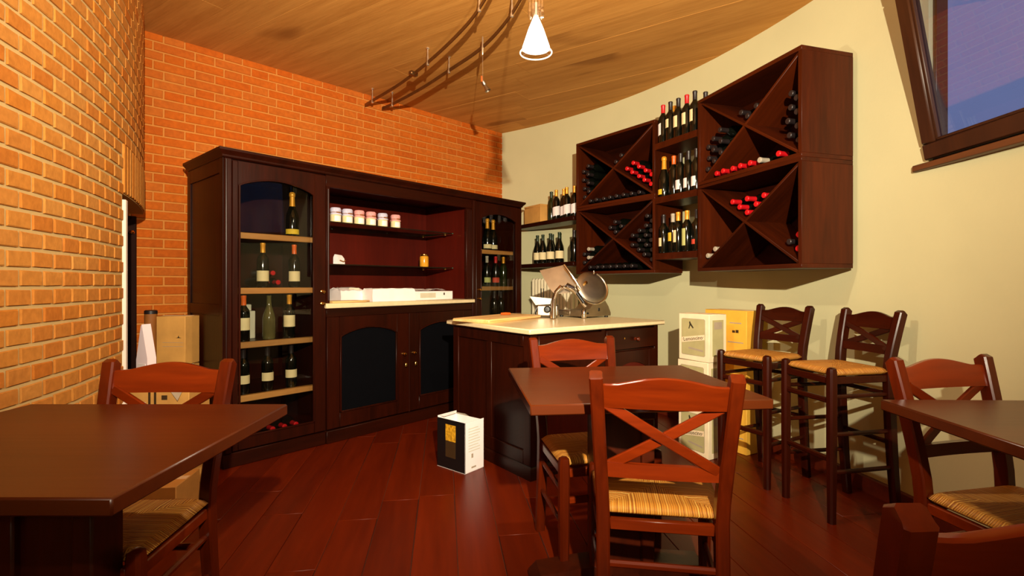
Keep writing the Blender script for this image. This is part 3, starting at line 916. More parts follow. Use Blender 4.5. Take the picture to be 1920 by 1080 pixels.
cab_bottle(2.44, .13, z4, 'gold-capped bottle with cream label on top shelf of cabinet by plaster wall', 'bottles on the top shelf of the far cabinet', cap='cap_gold', lz=(.02, .06), shape='champ')
cab_bottle(2.555, .16, z4, 'gold-capped bottle with cream label on top shelf of cabinet by plaster wall', 'bottles on the top shelf of the far cabinet', cap='cap_gold', lz=(.02, .06), shape='champ')
cab_bottle(2.435, .13, z3, 'bottle with pale green label on middle shelf of cabinet by plaster wall', cap='cap_white', lab='label_green', lz=(.04, .09))
cab_bottle(2.56, .13, z3, 'bottle with red capsule and red label in cabinet by plaster wall', cap='cap_red', lab='label_red', lz=(.04, .09))
cab_bottle(2.675, .13, z3, 'bottle with gold capsule and dark green body in cabinet by plaster wall', glass='bottle_green', cap='cap_gold', lab=None)
for x in (2.56, 2.66):
    cab_bottle(x, .15, z2, 'dark unlabelled bottle on lower shelf of cabinet by plaster wall', 'dark bottles low in the far cabinet', lab=None, cap='cap_dark')

# jars with cloth caps
def jar(x, cloth, label, group=None):
    t = thing('preserve_jar', label, 'jar', tuple(cab(x, .255, 1.611)), CANG, group)
    MB().lathe([(.02, 0), (.038, .002), (.041, .01), (.041, .06), (.036, .072), (.033, .078)], 20).build('jar_body', 'preserve', t)
    m = MB(); rings = []
    for r, z, wv in ((.0445, .062, .004), (.038, .078, .001), (.040, .086, 0), (.042, .105, 0), (.036, .116, 0), (.010, .119, 0)):
        rings.append([((r + wv * math.sin(k * 2 * PI * 6 / 36)) * math.cos(2 * PI * k / 36), (r + wv * math.sin(k * 2 * PI * 6 / 36)) * math.sin(2 * PI * k / 36), z) for k in range(36)])
    m.loft(rings); m.build('cloth_cap', cloth, t)
    m = MB(); m.tube([(.0395 * math.cos(2 * PI * k / 20), .0395 * math.sin(2 * PI * k / 20), .079) for k in range(21)], .002, 5)
    m.box(-.018, .018, -.046, -.040, .074, .083, .002)
    m.build('ribbon', 'string', t)
    MB().loft([[(.0415 * math.cos(a), .0415 * math.sin(a), z) for a in [rad(-130 + 8 * i) for i in range(11)]] for z in (.012, .052)], cap=False, closed=False).build('jar_label', 'white', t, fix=False)
for x, cl in zip((.886, .987, 1.092, 1.20, 1.313, 1.442), ('cloth_blue', 'cloth_blue', 'cloth_pink', 'cloth_pink', 'cloth_blue', 'cloth_pink')):
    jar(x, cl, 'preserve jar with %s cloth cap on upper glass shelf' % ('pale lilac' if cl == 'cloth_blue' else 'pink'), 'cloth-capped jars, %s' % ('lilac' if cl == 'cloth_blue' else 'pink'))
t = thing('honey_jar', 'amber jar alone on the lower glass shelf', 'jar', tuple(cab(1.765, .27, 1.291)), CANG)
MB().lathe([(.02, 0), (.037, .002), (.040, .01), (.040, .088), (.036, .097)], 20).build('jar_body', 'honey', t)
MB().lathe([(.037, .097), (.038, .099), (.038, .114), (.034, .117), (.001, .117)], 20).build('lid', 'brass', t)
t = thing('paper_packet', 'small white paper packet at the end of lower glass shelf', 'packet', tuple(cab(.905, .24, 1.291)), CANG + rad(20))
m = MB(); m.loft([[(-.04, -.02, 0), (.04, -.025, 0), (.04, .02, 0), (-.04, .02, 0)], [(-.035, -.02, .05), (.045, -.015, .045), (.04, .02, .05), (-.04, .02, .052)], [(-.045, -.008, .075), (.03, -.004, .07), (.03, .004, .07), (-.045, .004, .075)]])
m.build('packet_body', 'white', t); MB().tube([(.05, -.02, .03), (.02, -.028, .02), (-.02, -.028, .03)], .004, 6).build('packet_tie', 'string', t)

# papers and packs on the hutch worktop
def crumpled(name, x, y, w, d, h, mat, label, cat, rz=0, seed=1, jit=.012, taper=.8):
    rnd = random.Random(seed); m = MB(); nx, ny = 9, 5
    rings = []
    prof = [(0, 1.0), (.35, 1.0), (.8, .96), (1.0, taper), (1.02, .35)]
    for fz, sc_ in prof:
        ring = []
        pts = [(-1 + 2 * i / nx, -1) for i in range(nx)] + [(1, -1 + 2 * i / ny) for i in range(ny)] + [(1 - 2 * i / nx, 1) for i in range(nx)] + [(-1, 1 - 2 * i / ny) for i in range(ny)]
        for a, b in pts:
            j = jit if fz > 0 else 0
            ring.append((a * w / 2 * (1 - (1 - sc_) * .4) + rnd.uniform(-j, j), b * d / 2 * sc_ + rnd.uniform(-j, j), fz * h + rnd.uniform(-j, j) * (1 if fz > .3 else 0)))
        rings.append(ring)
    m.loft(rings)
    o = m.build(name, mat, None, tuple(cab(x, y, 1.0005)), (0, 0, CANG + rz), angle=25)
    return tag(o, label, cat)
t = crumpled('paper_bag', 1.00, .31, .22, .22, .105, 'paperbag', 'folded white paper bag with clear window on hutch worktop', 'bag', 0.05, 3, .006, .5)
MB().box(-.02, .075, -.105, -.1, .03, .085, .002).build('bag_window', 'palegrey', t, rot=(rad(-14), 0, 0))
t = crumpled('paper_pack', 1.285, .12, .40, .16, .10, 'white', 'large white paper pack lying at front of hutch worktop', 'packet', -0.04, 5, .004, .9)
t = thing('paper_box', 'low white printed box of napkins on hutch worktop', 'box', tuple(cab(1.71, .16, 1.0005)), CANG)
MB().box(-.22, .23, -.08, .08, 0, .075, .003).build('box_body', 'white', t)
MB().box(-.14, .03, -.0815, -.080, .018, .06).build('box_print', 'palegrey', t)
MB().box(.12, .135, -.0815, -.080, .04, .06).build('box_mark', 'ink', t)
m = MB(); rnd = random.Random(4)
g = [[(-.2 + .04 * i, -.06 + .03 * j, .077 + rnd.uniform(0, .022)) for i in range(10)] for j in range(5)]
m.loft(g, cap=False, closed=False); m.build('crumpled_tissue', 'paperbag', t, fix=False)
t = thing('bread_board', 'thin pale wooden board lying at the end of hutch worktop', 'board', tuple(cab(.87, .06, 1.0005)), CANG)
MB().box(-.15, .13, -.06, .10, 0, .014, .004).build('board_body', 'boardwood', t)
MB().box(.13, .195, -.002, .04, .001, .013, .004).build('board_handle', 'boardwood', t)

# ------------------------------------------------------------------ island counter
IX, IY, IANG = 0.0998, 2.893, math.atan2(.6, .8)
IL, IDp, IH = 1.24, 0.95, 0.88
def isl(x, y, z): return frame(IX, IY, IANG) @ Vector((x, y, z))
il = thing('island_counter', 'dark wooden island counter with panelled sides, drawers and arched doors', 'counter', (IX, IY, 0), IANG)
e = .036
MB().box(e + .012, IL - e, e + .012, IDp - e, .08, IH - .034).build('body', 'mahogany', il)
m = MB(); rings = []
for o_, z in ((-.006, 0), (-.006, .06), (.004, .075), (.010, .082)):
    rings.append([(e + o_, e + o_, z), (IL - e - o_, e + o_, z), (IL - e - o_, IDp - e - o_, z), (e + o_, IDp - e - o_, z)])
m.loft(rings); m.build('plinth', 'mahogany_x', il)
m = MB()
for y0, y1, z0, z1 in ((e, e + .07, .08, .846), (IDp - e - .07, IDp - e, .08, .846), (e + .07, IDp - e - .07, .77, .846), (e + .07, IDp - e - .07, .08, .16), (e + .40, e + .46, .16, .77)):
    m.box(e, e + .012, y0, y1, z0, z1, .003)
m.build('side_frame', 'mahogany', il)
for x0, x1 in ((e, e + .05), (IL - e - .04, IL - e), (.625, .66)): MB().box(x0, x1, e - .002, e + .012, .08, .846, .003).build('face_stile', 'mahogany', il)
for i, (x0, x1) in enumerate(((e + .052, .623), (.662, IL - e - .042))):
    d = link('drawer', None, il)
    MB().box(x0, x1, e - .012, e + .012, .70, .835, .004).build('drawer_front', 'mahogany_x', d)
    knob(d, (x0 + x1) / 2 + .03, .765, e - .012, 1.1, mat='chair')
    MB().lathe([(.005, 0), (.006, .003), (.001, .004)], 8).build('keyhole', 'brass', d, ((x0 + x1) / 2 - .08, e - .012, .775), (PI / 2, 0, 0))
    d = link('door', None, il, (x0, e - .010, 0))
    m, low = arch_door(x1 - x0, .10, .685, .07, x1 - x0 - .07, .17, .55, .06, 0, .02)
    m.build('door_frame', 'mahogany', d)
    MB().prism([(.065, .165), (x1 - x0 - .065, .165)] + [(a, b + .004) for a, b in low[::-1]], .012, .018).build('door_panel', 'greyprint' if False else 'mahogany_in', d, smooth=False)
    knob(d, .035 if i else x1 - x0 - .035, .45, -.0)
tp = MB(frame(IX, IY, IANG)).box(0, IL, 0, IDp, IH - .03, IH, .006).build('worktop', 'stone')
tag(tp, 'cream stone worktop slab on the island counter', 'worktop')
# cutting board, knife
cbd = thing('cutting_board', 'thick pale wooden cutting board at the end of the island worktop', 'board', tuple(isl(.31, .735, IH + .0005)), math.atan2(.667, .43))
MB().box(-.34, .34, -.155, .155, 0, .026, .008).build('board_body', 'boardwood', cbd)
m = MB(); m.box(-.29, .29, -.125, -.118, .0262, .0268); m.box(-.29, .29, .118, .125, .0262, .0268); m.box(-.29, -.283, -.125, .125, .0262, .0268); m.box(.283, .29, -.125, .125, .0262, .0268)
m.build('juice_groove', 'boardwood', cbd, smooth=False)
kn = thing('knife', 'small kitchen knife with orange wooden handle on the cutting board', 'knife', tuple(isl(.46, .80, IH + .0275)), rad(20))
m = MB(); m.sweep([(-.075, 0, .010), (-.04, 0, .011), (0, 0, .010)], [.014, .018, .014], [.014, .018, .014], (0, 1, 0), .006); m.build('handle', 'cap_orange', kn)
m = MB(); m.prism([(0, -.011), (.11, -.008), (.15, .004), (.11, .011), (0, .011)], .011, .0125, 'xy'); m.build('blade', 'steel', kn)

# ------------------------------------------------------------------ meat slicer (local x to the right, y away)
sl = thing('meat_slicer', 'polished aluminium meat slicer standing on the island worktop', 'slicer', (0.47, 3.87, IH), rad(-6.5))
def sx(px): return (px - 1075) * .00408
def sz(py): return (592 - py) * .00408
R43 = Matrix.Rotation(rad(43), 4, 'Z')
m = MB(Matrix.Translation((sx(1093), -.05, 0)) @ R43)
m.prism([(0, .012), (.29, .012), (.29, .035), (.265, .085), (.20, .165), (.16, .165), (.06, .07), (0, .06)], 0, .15)
m.box(-.0, .24, .15, .30, .012, .055, .006)
m.build('base', 'steel_dull', sl)
m = MB(Matrix.Translation((sx(1093), -.05, 0)) @ R43)
m.box(.02, .05, -.001, .002, .03, .045, .001); m.box(.15, .17, -.002, .001, .05, .075, .002); m.box(.12, .13, -.002, .001, .10, .115, .002)
m.build('switch', 'black', sl)
for i, (a, b) in enumerate(((.01, .02), (.26, .02), (.02, .27), (.22, .27))):
    p = R43 @ Vector((a, b, 0))
    MB().lathe([(.014, 0), (.016, .004), (.013, .016)], 10).build('foot', 'black', sl, (sx(1093) + p.x, -.05 + p.y, 0))
MB().lathe([(.002, .002), (.017, .004), (.021, .02), (.019, .06), (.014, .068)], 14).build('post', 'steel', sl, (sx(1093), -.05, 0))
disc = Matrix.Translation((sx(1108), .05, sz(536))) @ Matrix.Rotation(rad(28), 4, 'Z') @ Matrix.Rotation(rad(68), 4, 'X')
m = MB(disc); m.lathe([(.001, .02), (.085, .018), (.118, .012), (.132, .002), (.132, -.008), (.001, -.01)], 36); m.build('blade', 'steel_dull', sl)
m = MB(disc); m.tube([(.132 * math.cos(rad(a)), .132 * math.sin(rad(a)), .006) for a in range(-150, 61, 10)], .008, 8); m.build('blade_guard', 'steel', sl)
m = MB(disc); m.lathe([(.001, .04), (.012, .038), (.014, .02)], 12, (-.06, .03, 0)); m.build('blade_cap', 'brass', sl)
MB().lathe([(.001, .02), (.006, .016), (.008, 0), (.004, -.01)], 10).build('top_knob', 'steel', sl, (sx(1112), .05, sz(508)))
pl = [(1012, 504), (1056, 494), (1068, 508), (1080, 526), (1066, 545), (1040, 547), (1030, 536)]
m = MB(); m.loft([[(sx(a), -.03 + .10 * (b - 494) / 50 * -1, sz(b)) for a, b in pl], [(sx(a) + .004, -.014 - .10 * (b - 494) / 50, sz(b) + .004) for a, b in pl]]); m.build('carriage_plate', 'steel_dull', sl)
m = MB(); m.tube([(sx(a), y, sz(b)) for a, b, y in ((1038, 590, -.14), (1038, 572, -.14), (1039, 556, -.145), (1043, 543, -.15), (1052, 534, -.15), (1062, 532, -.15), (1073, 538, -.14), (1082, 548, -.13), (1090, 562, -.12), (1096, 568, -.11))], [.024, .020, .015, .015, .018, .024, .024, .018, .014, .018], 12)
m.build('carriage_arm', 'steel', sl)
m = MB(); m.tube([(sx(1057), -.10, sz(494)), (sx(1066), -.12, sz(506)), (sx(1078), -.14, sz(524)), (sx(1086), -.15, sz(537))], .009, 8); m.build('carriage_rail', 'steel', sl)
m = MB(); m.tube([(sx(1080), -.175, sz(545)), (sx(1092), -.175, sz(562))], [.011, .012], 10); m.build('handle', 'black', sl)
m = MB(); m.box(sx(1006), sx(1046), -.03, .13, .012, .10, .010); m.build('gauge_housing', 'steel_dull', sl)
m = MB(Matrix.Translation((sx(1026), -.045, .068)) @ Matrix.Rotation(PI / 2, 4, 'X')); m.lathe([(.02, -.012), (.026, 0), (.026, .014), (.018, .022), (.001, .023)], 14); m.build('gauge_knob', 'black', sl)
m = MB(); m.prism([(sx(993), sz(552)), (sx(1034), sz(556)), (sx(1032), sz(566)), (sx(1004), sz(568))], -.02, .10); m.build('receiving_tray', 'steel_dull', sl)
m = MB(); m.tube([(sx(1014), .0, sz(556)), (sx(1014), .0, sz(537))], .004, 6).tube([(sx(1018), .02, sz(556)), (sx(1018), .02, sz(537))], .004, 6); m.build('tray_pins', 'black', sl)
m = MB(); m.tube([(sx(1006), -.03, 0.002), (sx(1004), -.04, .04), (sx(1007), -.03, .08)], .006, 6); m.build('cable', 'black', sl)

# ------------------------------------------------------------------ wine racks on the plaster wall
RWd, RHt, RDp, RZ0 = 0.885, 0.60, 0.36, 1.226
def rack_frame(fl_, fr_):
    a = Vector(fl_); b = Vector(fr_); ang = math.atan2((b - a).y, (b - a).x)
    return a, ang
RK_L = rack_frame((.59, 4.70), (1.107, 4.0))
RK_R = rack_frame((1.305, 3.59), (1.557, 2.735))
proto = None
def make_rack(pos, ang, z, label):
    global proto
    if proto: return copy_tree(proto, (pos.x, pos.y, z), ang, label)
    r = thing('wine_rack', label, 'wine rack', (pos.x, pos.y, z), ang, 'cross-divided wine racks on the wall')
    th = .024; w = RWd; h = RHt; d = RDp
    MB().box(0, w, 0, d, 0, th, .002).build('bottom_board', 'rackwood_x', r)
    MB().box(0, w, 0, d, h - th, h, .002).build('top_board', 'rackwood_x', r)
    MB().box(0, th, .001, d, th, h - th, .001).build('side_board', 'rackwood', r)
    MB().box(w - th, w, .001, d, th, h - th, .001).build('side_board', 'rackwood', r)
    MB().box(th, w - th, d - .01, d, th, h - th).build('back_board', 'mahogany_x', r)
    L = math.hypot(w - 2 * th, h - 2 * th); A = math.atan2(h - 2 * th, w - 2 * th)
    for s in (1, -1):
        o = MB().box(-L / 2 + .012, L / 2 - .012, .012 + (.002 if s > 0 else 0), d - .012, -.008, .008, .002).build('divider', 'rackwood_x', r, (w / 2, 0, h / 2), (0, -s * A, 0))
    proto = r
    return r
make_rack(RK_L[0], RK_L[1], RZ0 + RHt, 'upper cross-divided wine rack next to the small wall shelves')
make_rack(RK_L[0], RK_L[1], RZ0, 'lower cross-divided wine rack next to the small wall shelves')
make_rack(RK_R[0], RK_R[1], RZ0 + RHt, 'upper cross-divided wine rack nearest the window')
make_rack(RK_R[0], RK_R[1], RZ0, 'lower cross-divided wine rack nearest the window')

BR = 0.0386
def cell_spots(cell, n, cols):
    th = .024; w2 = RWd / 2 - th; h2 = RHt / 2 - th; A = math.atan2(h2, w2)
    out = []
    r = BR; off = .010
    if cell == 'bottom':
        row = [(-.30 + .0785 * i, -h2 + r) for i in range(8)]
        row2 = [(-.17 + .0785 * i, -h2 + r + .069) for i in range(5)]
        out = (row + row2)
    elif cell == 'top':
        dy = (r + off) / math.cos(A)
        a = Vector((math.cos(A), math.sin(A))) * 2 * r; b = Vector((-math.cos(A), math.sin(A))) * 2 * r
        base = Vector((0, dy))
        seq = [(0, 0), (1, 0), (0, 1), (1, 1), (2, 0), (0, 2), (2, 1)]
        out = [tuple(base + a * i + b * j) for i, j in seq]
    else:
        sg = -1 if cell == 'left' else 1
        x0 = -(w2 - r - .001)
        z0 = -h2 + ((w2 + x0) * math.tan(A)) + (r + off) / math.cos(A)
        a = Vector((math.cos(A), math.sin(A))) * 2 * r; b = Vector((math.cos(A + rad(60)), math.sin(A + rad(60)))) * 2 * r
        for j in range(6):
            for i in range(cols):
                p = Vector((x0, z0)) + a * i + b * j
                p.x += max(0, 0.0 + (x0 - p.x))
                top = h2 - (w2 + p.x) * math.tan(A) - (r + off) / math.cos(A)
                if p.y < top: out.append((p.x * -sg if sg > 0 else p.x, p.y))
    return out[:n]
def fill(rk, up, cell, n, label, group, caps=('cap_dark',), cols=3, skip=0):
    pos, ang = rk
    z = RZ0 + (RHt if up else 0) + RHt / 2
    for i, (x, y) in enumerate(cell_spots(cell, n + skip, cols)[skip:]):
        p = frame(pos.x, pos.y, ang) @ Vector((RWd / 2 + x, .340 + random.uniform(-.012, .004), z + y))
        bottle(tuple(p), (PI / 2, 0, ang), label, group, cap=caps[i % len(caps)], lab=None)
nL, nR = 'rack by the small shelves', 'rack nearest the window'
fill(RK_L, 1, 'top', 2, 'dark bottle lying in the V of the upper ' + nL, 'bottles in the V, upper ' + nL)
fill(RK_L, 1, 'left', 8, 'dark bottle piled in the side cell of upper ' + nL, 'side cell bottles, upper ' + nL, cols=2)
fill(RK_L, 1, 'bottom', 8, 'dark bottle in the bottom row of the upper ' + nL, 'bottom row, upper ' + nL)
fill(RK_L, 1, 'right', 9, 'red-capped bottle piled in the upper ' + nL, 'red-capped pile, upper ' + nL, ('cap_red',), cols=5)
fill(RK_L, 0, 'top', 4, 'dark bottle lying in the V of the lower ' + nL, 'bottles in the V, lower ' + nL)
fill(RK_L, 0, 'left', 4, 'bottle low in the left side cell of lower ' + nL, 'left cell bottles, lower ' + nL, ('cap_dark', 'cap_white'), cols=2)
fill(RK_L, 0, 'right', 15, 'dark bottle in the tall right-hand pile of lower ' + nL, 'right-hand pile, lower ' + nL, cols=4)
fill(RK_L, 0, 'bottom', 7, 'dark bottle in the bottom row of the lower ' + nL, 'bottom row, lower ' + nL)
fill(RK_R, 1, 'top', 3, 'dark bottle lying in the V of the upper ' + nR, 'bottles in the V, upper ' + nR)
fill(RK_R, 1, 'left', 9, 'dark bottle piled in the left side cell of upper ' + nR, 'left pile, upper ' + nR, cols=3)
fill(RK_R, 1, 'bottom', 5, 'red-capped bottle in the bottom row of the upper ' + nR, 'red bottom row, upper ' + nR, ('cap_red',))
fill(RK_R, 1, 'bottom', 1, 'white-capped bottle in the bottom row of the upper ' + nR, None, ('cap_white',), skip=5)
fill(RK_R, 1, 'bottom', 1, 'single red-capped bottle past the white-capped one in upper ' + nR, None, ('cap_red',), skip=7)
fill(RK_R, 1, 'right', 8, 'dark bottle piled in the right side cell of upper ' + nR, 'right pile, upper ' + nR, cols=2)
fill(RK_R, 0, 'top', 6, 'red-capped bottle lying in the V of the lower ' + nR, 'bottles in the V, lower ' + nR, ('cap_red',))
fill(RK_R, 0, 'left', 2, 'white-capped bottle in the left cell of lower ' + nR, 'left cell bottles, lower ' + nR, ('cap_white',), cols=2)
fill(RK_R, 0, 'right', 3, 'bottle low in the right cell of the lower ' + nR, 'right cell bottles, lower ' + nR, ('cap_red', 'cap_dark'), cols=2)

# shelves between the racks
a0 = Vector((1.112, 3.992)); b0 = Vector((1.300, 3.605))
SA = math.atan2((b0 - a0).y, (b0 - a0).x); SLn = (b0 - a0).length
for z, nm in ((2.23, 'top'), (1.81, 'middle'), (1.375, 'lowest')):
    s_ = MB(frame(a0.x, a0.y, SA)).prism([(0, .004), (SLn, .004), (SLn + .0, .26), (.0, .26)], z - .048, z, 'xy').build('wall_shelf', 'rackwood_x')
    tag(s_, '%s dark shelf board between the two wine racks' % nm, 'shelf', None)
def sh_bottle(x, y, z, label, group=None, **kw):
    p = frame(a0.x, a0.y, SA) @ Vector((x, y, z))
    bottle(tuple(p), (0, 0, SA + rad(random.uniform(-55, -40))), label, group, **kw)
tt = 'on the top shelf between racks'
sh_bottle(.040, .055, 2.2305, 'red-capped bottle with slanted white label ' + tt, None, cap='cap_red', lab='label_white', lz=(.055, .145), skew=.02)
sh_bottle(.120, .055, 2.2305, 'dark-capped bottle with short cream label ' + tt, None, lz=(.10, .165))
sh_bottle(.203, .055, 2.2305, 'tall-labelled bottle beside the short-labelled one ' + tt, 'tall labels on the top shelf', lz=(.08, .165))
sh_bottle(.283, .060, 2.2305, 'red-capped bottle with tall cream label ' + tt, None, cap='cap_red', lz=(.08, .165))
sh_bottle(.366, .055, 2.2305, 'tall-labelled bottle against the window-side rack ' + tt, 'tall labels on the top shelf', lz=(.08, .165))
sh_bottle(.385, .140, 2.2305, 'unlabelled bottle standing behind the others ' + tt, None, lab=None)
sh_bottle(.065, .15, 2.2305, 'gold-capped short bottle behind ' + tt, None, lab=None, cap='cap_gold', shape='burg')
tm = 'on the middle shelf between racks'
sh_bottle(.050, .055, 1.8105, 'gold-capped bottle with yellow label ' + tm, None, cap='cap_gold', lab='label_yellow', lz=(.02, .06), shape='champ')
sh_bottle(.150, .060, 1.8105, 'orange-capped dark bottle ' + tm, None, cap='cap_orange', lab=None)
sh_bottle(.205, .135, 1.8105, 'bottle with white sash label behind ' + tm, None, lab='label_white', lz=(.12, .18), skew=.03, shape='burg')
for x in (.230, .310, .386):
    sh_bottle(x, .050, 1.8105, {.230: 'white-labelled bottle beside the orange-capped one ', .310: 'white-labelled bottle between two alike ', .386: 'white-labelled bottle against the window-side rack '}[x] + tm, 'white-labelled bottles on the middle shelf', lab='label_white', lz=(.03, .10))
tl = 'on the lowest shelf between racks'
sh_bottle(.045, .055, 1.3755, 'dark bottle with cream label ' + tl, None, lz=(.055, .12))
sh_bottle(.125, .075, 1.3755, 'dark bottle with round yellow label ' + tl, None, lab='label_yellow', lz=(.09, .155), cap='cap_white')
sh_bottle(.205, .050, 1.3755, 'gold-capped bottle with tall cream label ' + tl, None, lz=(.075, .165), cap='cap_gold')
sh_bottle(.295, .050, 1.3755, 'gold-capped bottle with tall pale green label ' + tl, None, lab='label_green', lz=(.045, .17), cap='cap_gold')
sh_bottle(.380, .060, 1.3755, 'dark bottle with small red label ' + tl, None, lab='label_red', lz=(.05, .085))

# small shelves between cabinet and racks
c0 = Vector((.03, 5.66)); c1 = Vector((.575, 4.79)); QA = math.atan2((c1 - c0).y, (c1 - c0).x); QL = (c1 - c0).length
for z, nm in ((1.78, 'upper'), (1.35, 'lower')):
    s_ = MB(frame(c0.x, c0.y, QA)).box(0, QL, 0, .24, z - .042, z, .003).build('wall_shelf', 'mahogany_x')
    tag(s_, '%s dark shelf between the glazed cabinet and wine racks' % nm, 'shelf')
def q_bottle(x, y, z, label, group=None, **kw):
    p = frame(c0.x, c0.y, QA) @ Vector((x, y, z))
    bottle(tuple(p), (0, 0, QA + rad(random.uniform(55, 68) - 10)), label, group, **kw)
q = frame(c0.x, c0.y, QA)
t = thing('wooden_box', 'plain pale wooden box at the end of the upper small shelf', 'box', tuple(q @ Vector((.30, .12, 1.7805))), QA)
MB().box(-.15, .15, -.09, .09, 0, .17, .003).build('box_body', 'cartonbrown', t); MB().box(-.152, .152, -.092, .092, .17, .19, .003).build('lid', 'cartonbrown', t)
q_bottle(.56, .09, 1.7805, 'slim green bottle beside the wooden box on upper shelf', None, glass='bottle_green', cap='cap_green', lab=None)
for x, y in ((.67, .07), (.755, .10), (.84, .07), (.935, .09)):
    q_bottle(x, y, 1.7805, 'gold-capped bottle with white slanted label on the upper small shelf', 'gold-capped bottles on the upper small shelf', cap='cap_gold', lab='label_white', lz=(.04, .13), skew=.02)
for x, y in ((.34, .07), (.44, .07), (.525, .13), (.585, .06), (.665, .12), (.735, .06)):
    q_bottle(x, y, 1.3505, 'dark bottle with low cream label on the lower small shelf', 'cream-labelled bottles on the lower small shelf', cap='cap_green', lz=(.04, .115), shape='burg')
q_bottle(.955, .07, 1.3505, 'dark bottle without label close against the wine rack', None, lab=None, cap='cap_dark')

# radiator below the small shelves
rd = thing('radiator', 'cream column radiator on the plaster wall under the small shelves', 'radiator', tuple(q @ Vector((.22, .10, 0))), QA)
for i in range(13):
    m = MB(); m.tube([(.055 * i, 0, .56), (.055 * i, 0, 1.18)], .017, 8); m.tube([(.055 * i, .055, .56), (.055 * i, .055, 1.18)], .017, 8); m.box(.055 * i - .02, .055 * i + .02, -.012, .066, 1.165, 1.195, .01); m.box(.055 * i - .02, .055 * i + .02, -.012, .066, .545, .575, .01)
    m.build('column', 'radiator', rd)
m = MB(); m.tube([(-.03, .02, .60), (-.03, .02, .1), (-.03, .02, 0)], .009, 8); m.build('pipe', 'radiator', rd)
MB().lathe([(.012, 0), (.018, .004), (.018, .04), (.012, .045)], 10).build('valve', 'steel_dull', rd, (-.03, .02, .60))
m = MB(); m.box(.1, .13, .07, .125, 1.0, 1.03, .003); m.box(.5, .53, .07, .125, 1.0, 1.03, .003); m.build('wall_bracket', 'radiator', rd)

# ------------------------------------------------------------------ chairs and stools
def rush_seat(wf, wr, yf, yr, z, th=.032):
    m = MB(); n = 16
    def P(u, v, top):
        yy = yf + (yr - yf) * (v + 1) / 2; ww = wf + (wr - wf) * (v + 1) / 2
        e = max(abs(u), abs(v))
        edge = max(0.0, (e - .86) / .14)
        puff = .006 * (1 - e) - .003 * (1 - min(1, abs(abs(u) - abs(v)) / .08)) * (1 if e < .95 else 0)
        h = th / 2 * math.sqrt(max(0, 1 - edge ** 2))
        return (u * ww / 2, yy, z - th / 2 + (h + puff if top else -h))
    vs = []; fs = []
    for top in (1, 0):
        for j in range(n + 1):
            for i in range(n + 1): vs.append(P(-1 + 2 * i / n, -1 + 2 * j / n, top))
    N = (n + 1) ** 2
    for j in range(n):
        for i in range(n):
            a = j * (n + 1) + i
            fs.append((a, a + 1, a + n + 2, a + n + 1)); b = a + N
            fs.append((b, b + n + 1, b + n + 2, b + 1))
    m.add(vs, fs)
    me = m.mesh('seat', 'rush', angle=60, fix=False)
    bm = bmesh.new(); bm.from_mesh(me); bmesh.ops.remove_doubles(bm, verts=bm.verts, dist=1e-5); bmesh.ops.recalc_face_normals(bm, faces=bm.faces); bm.to_mesh(me); bm.free()
    return me
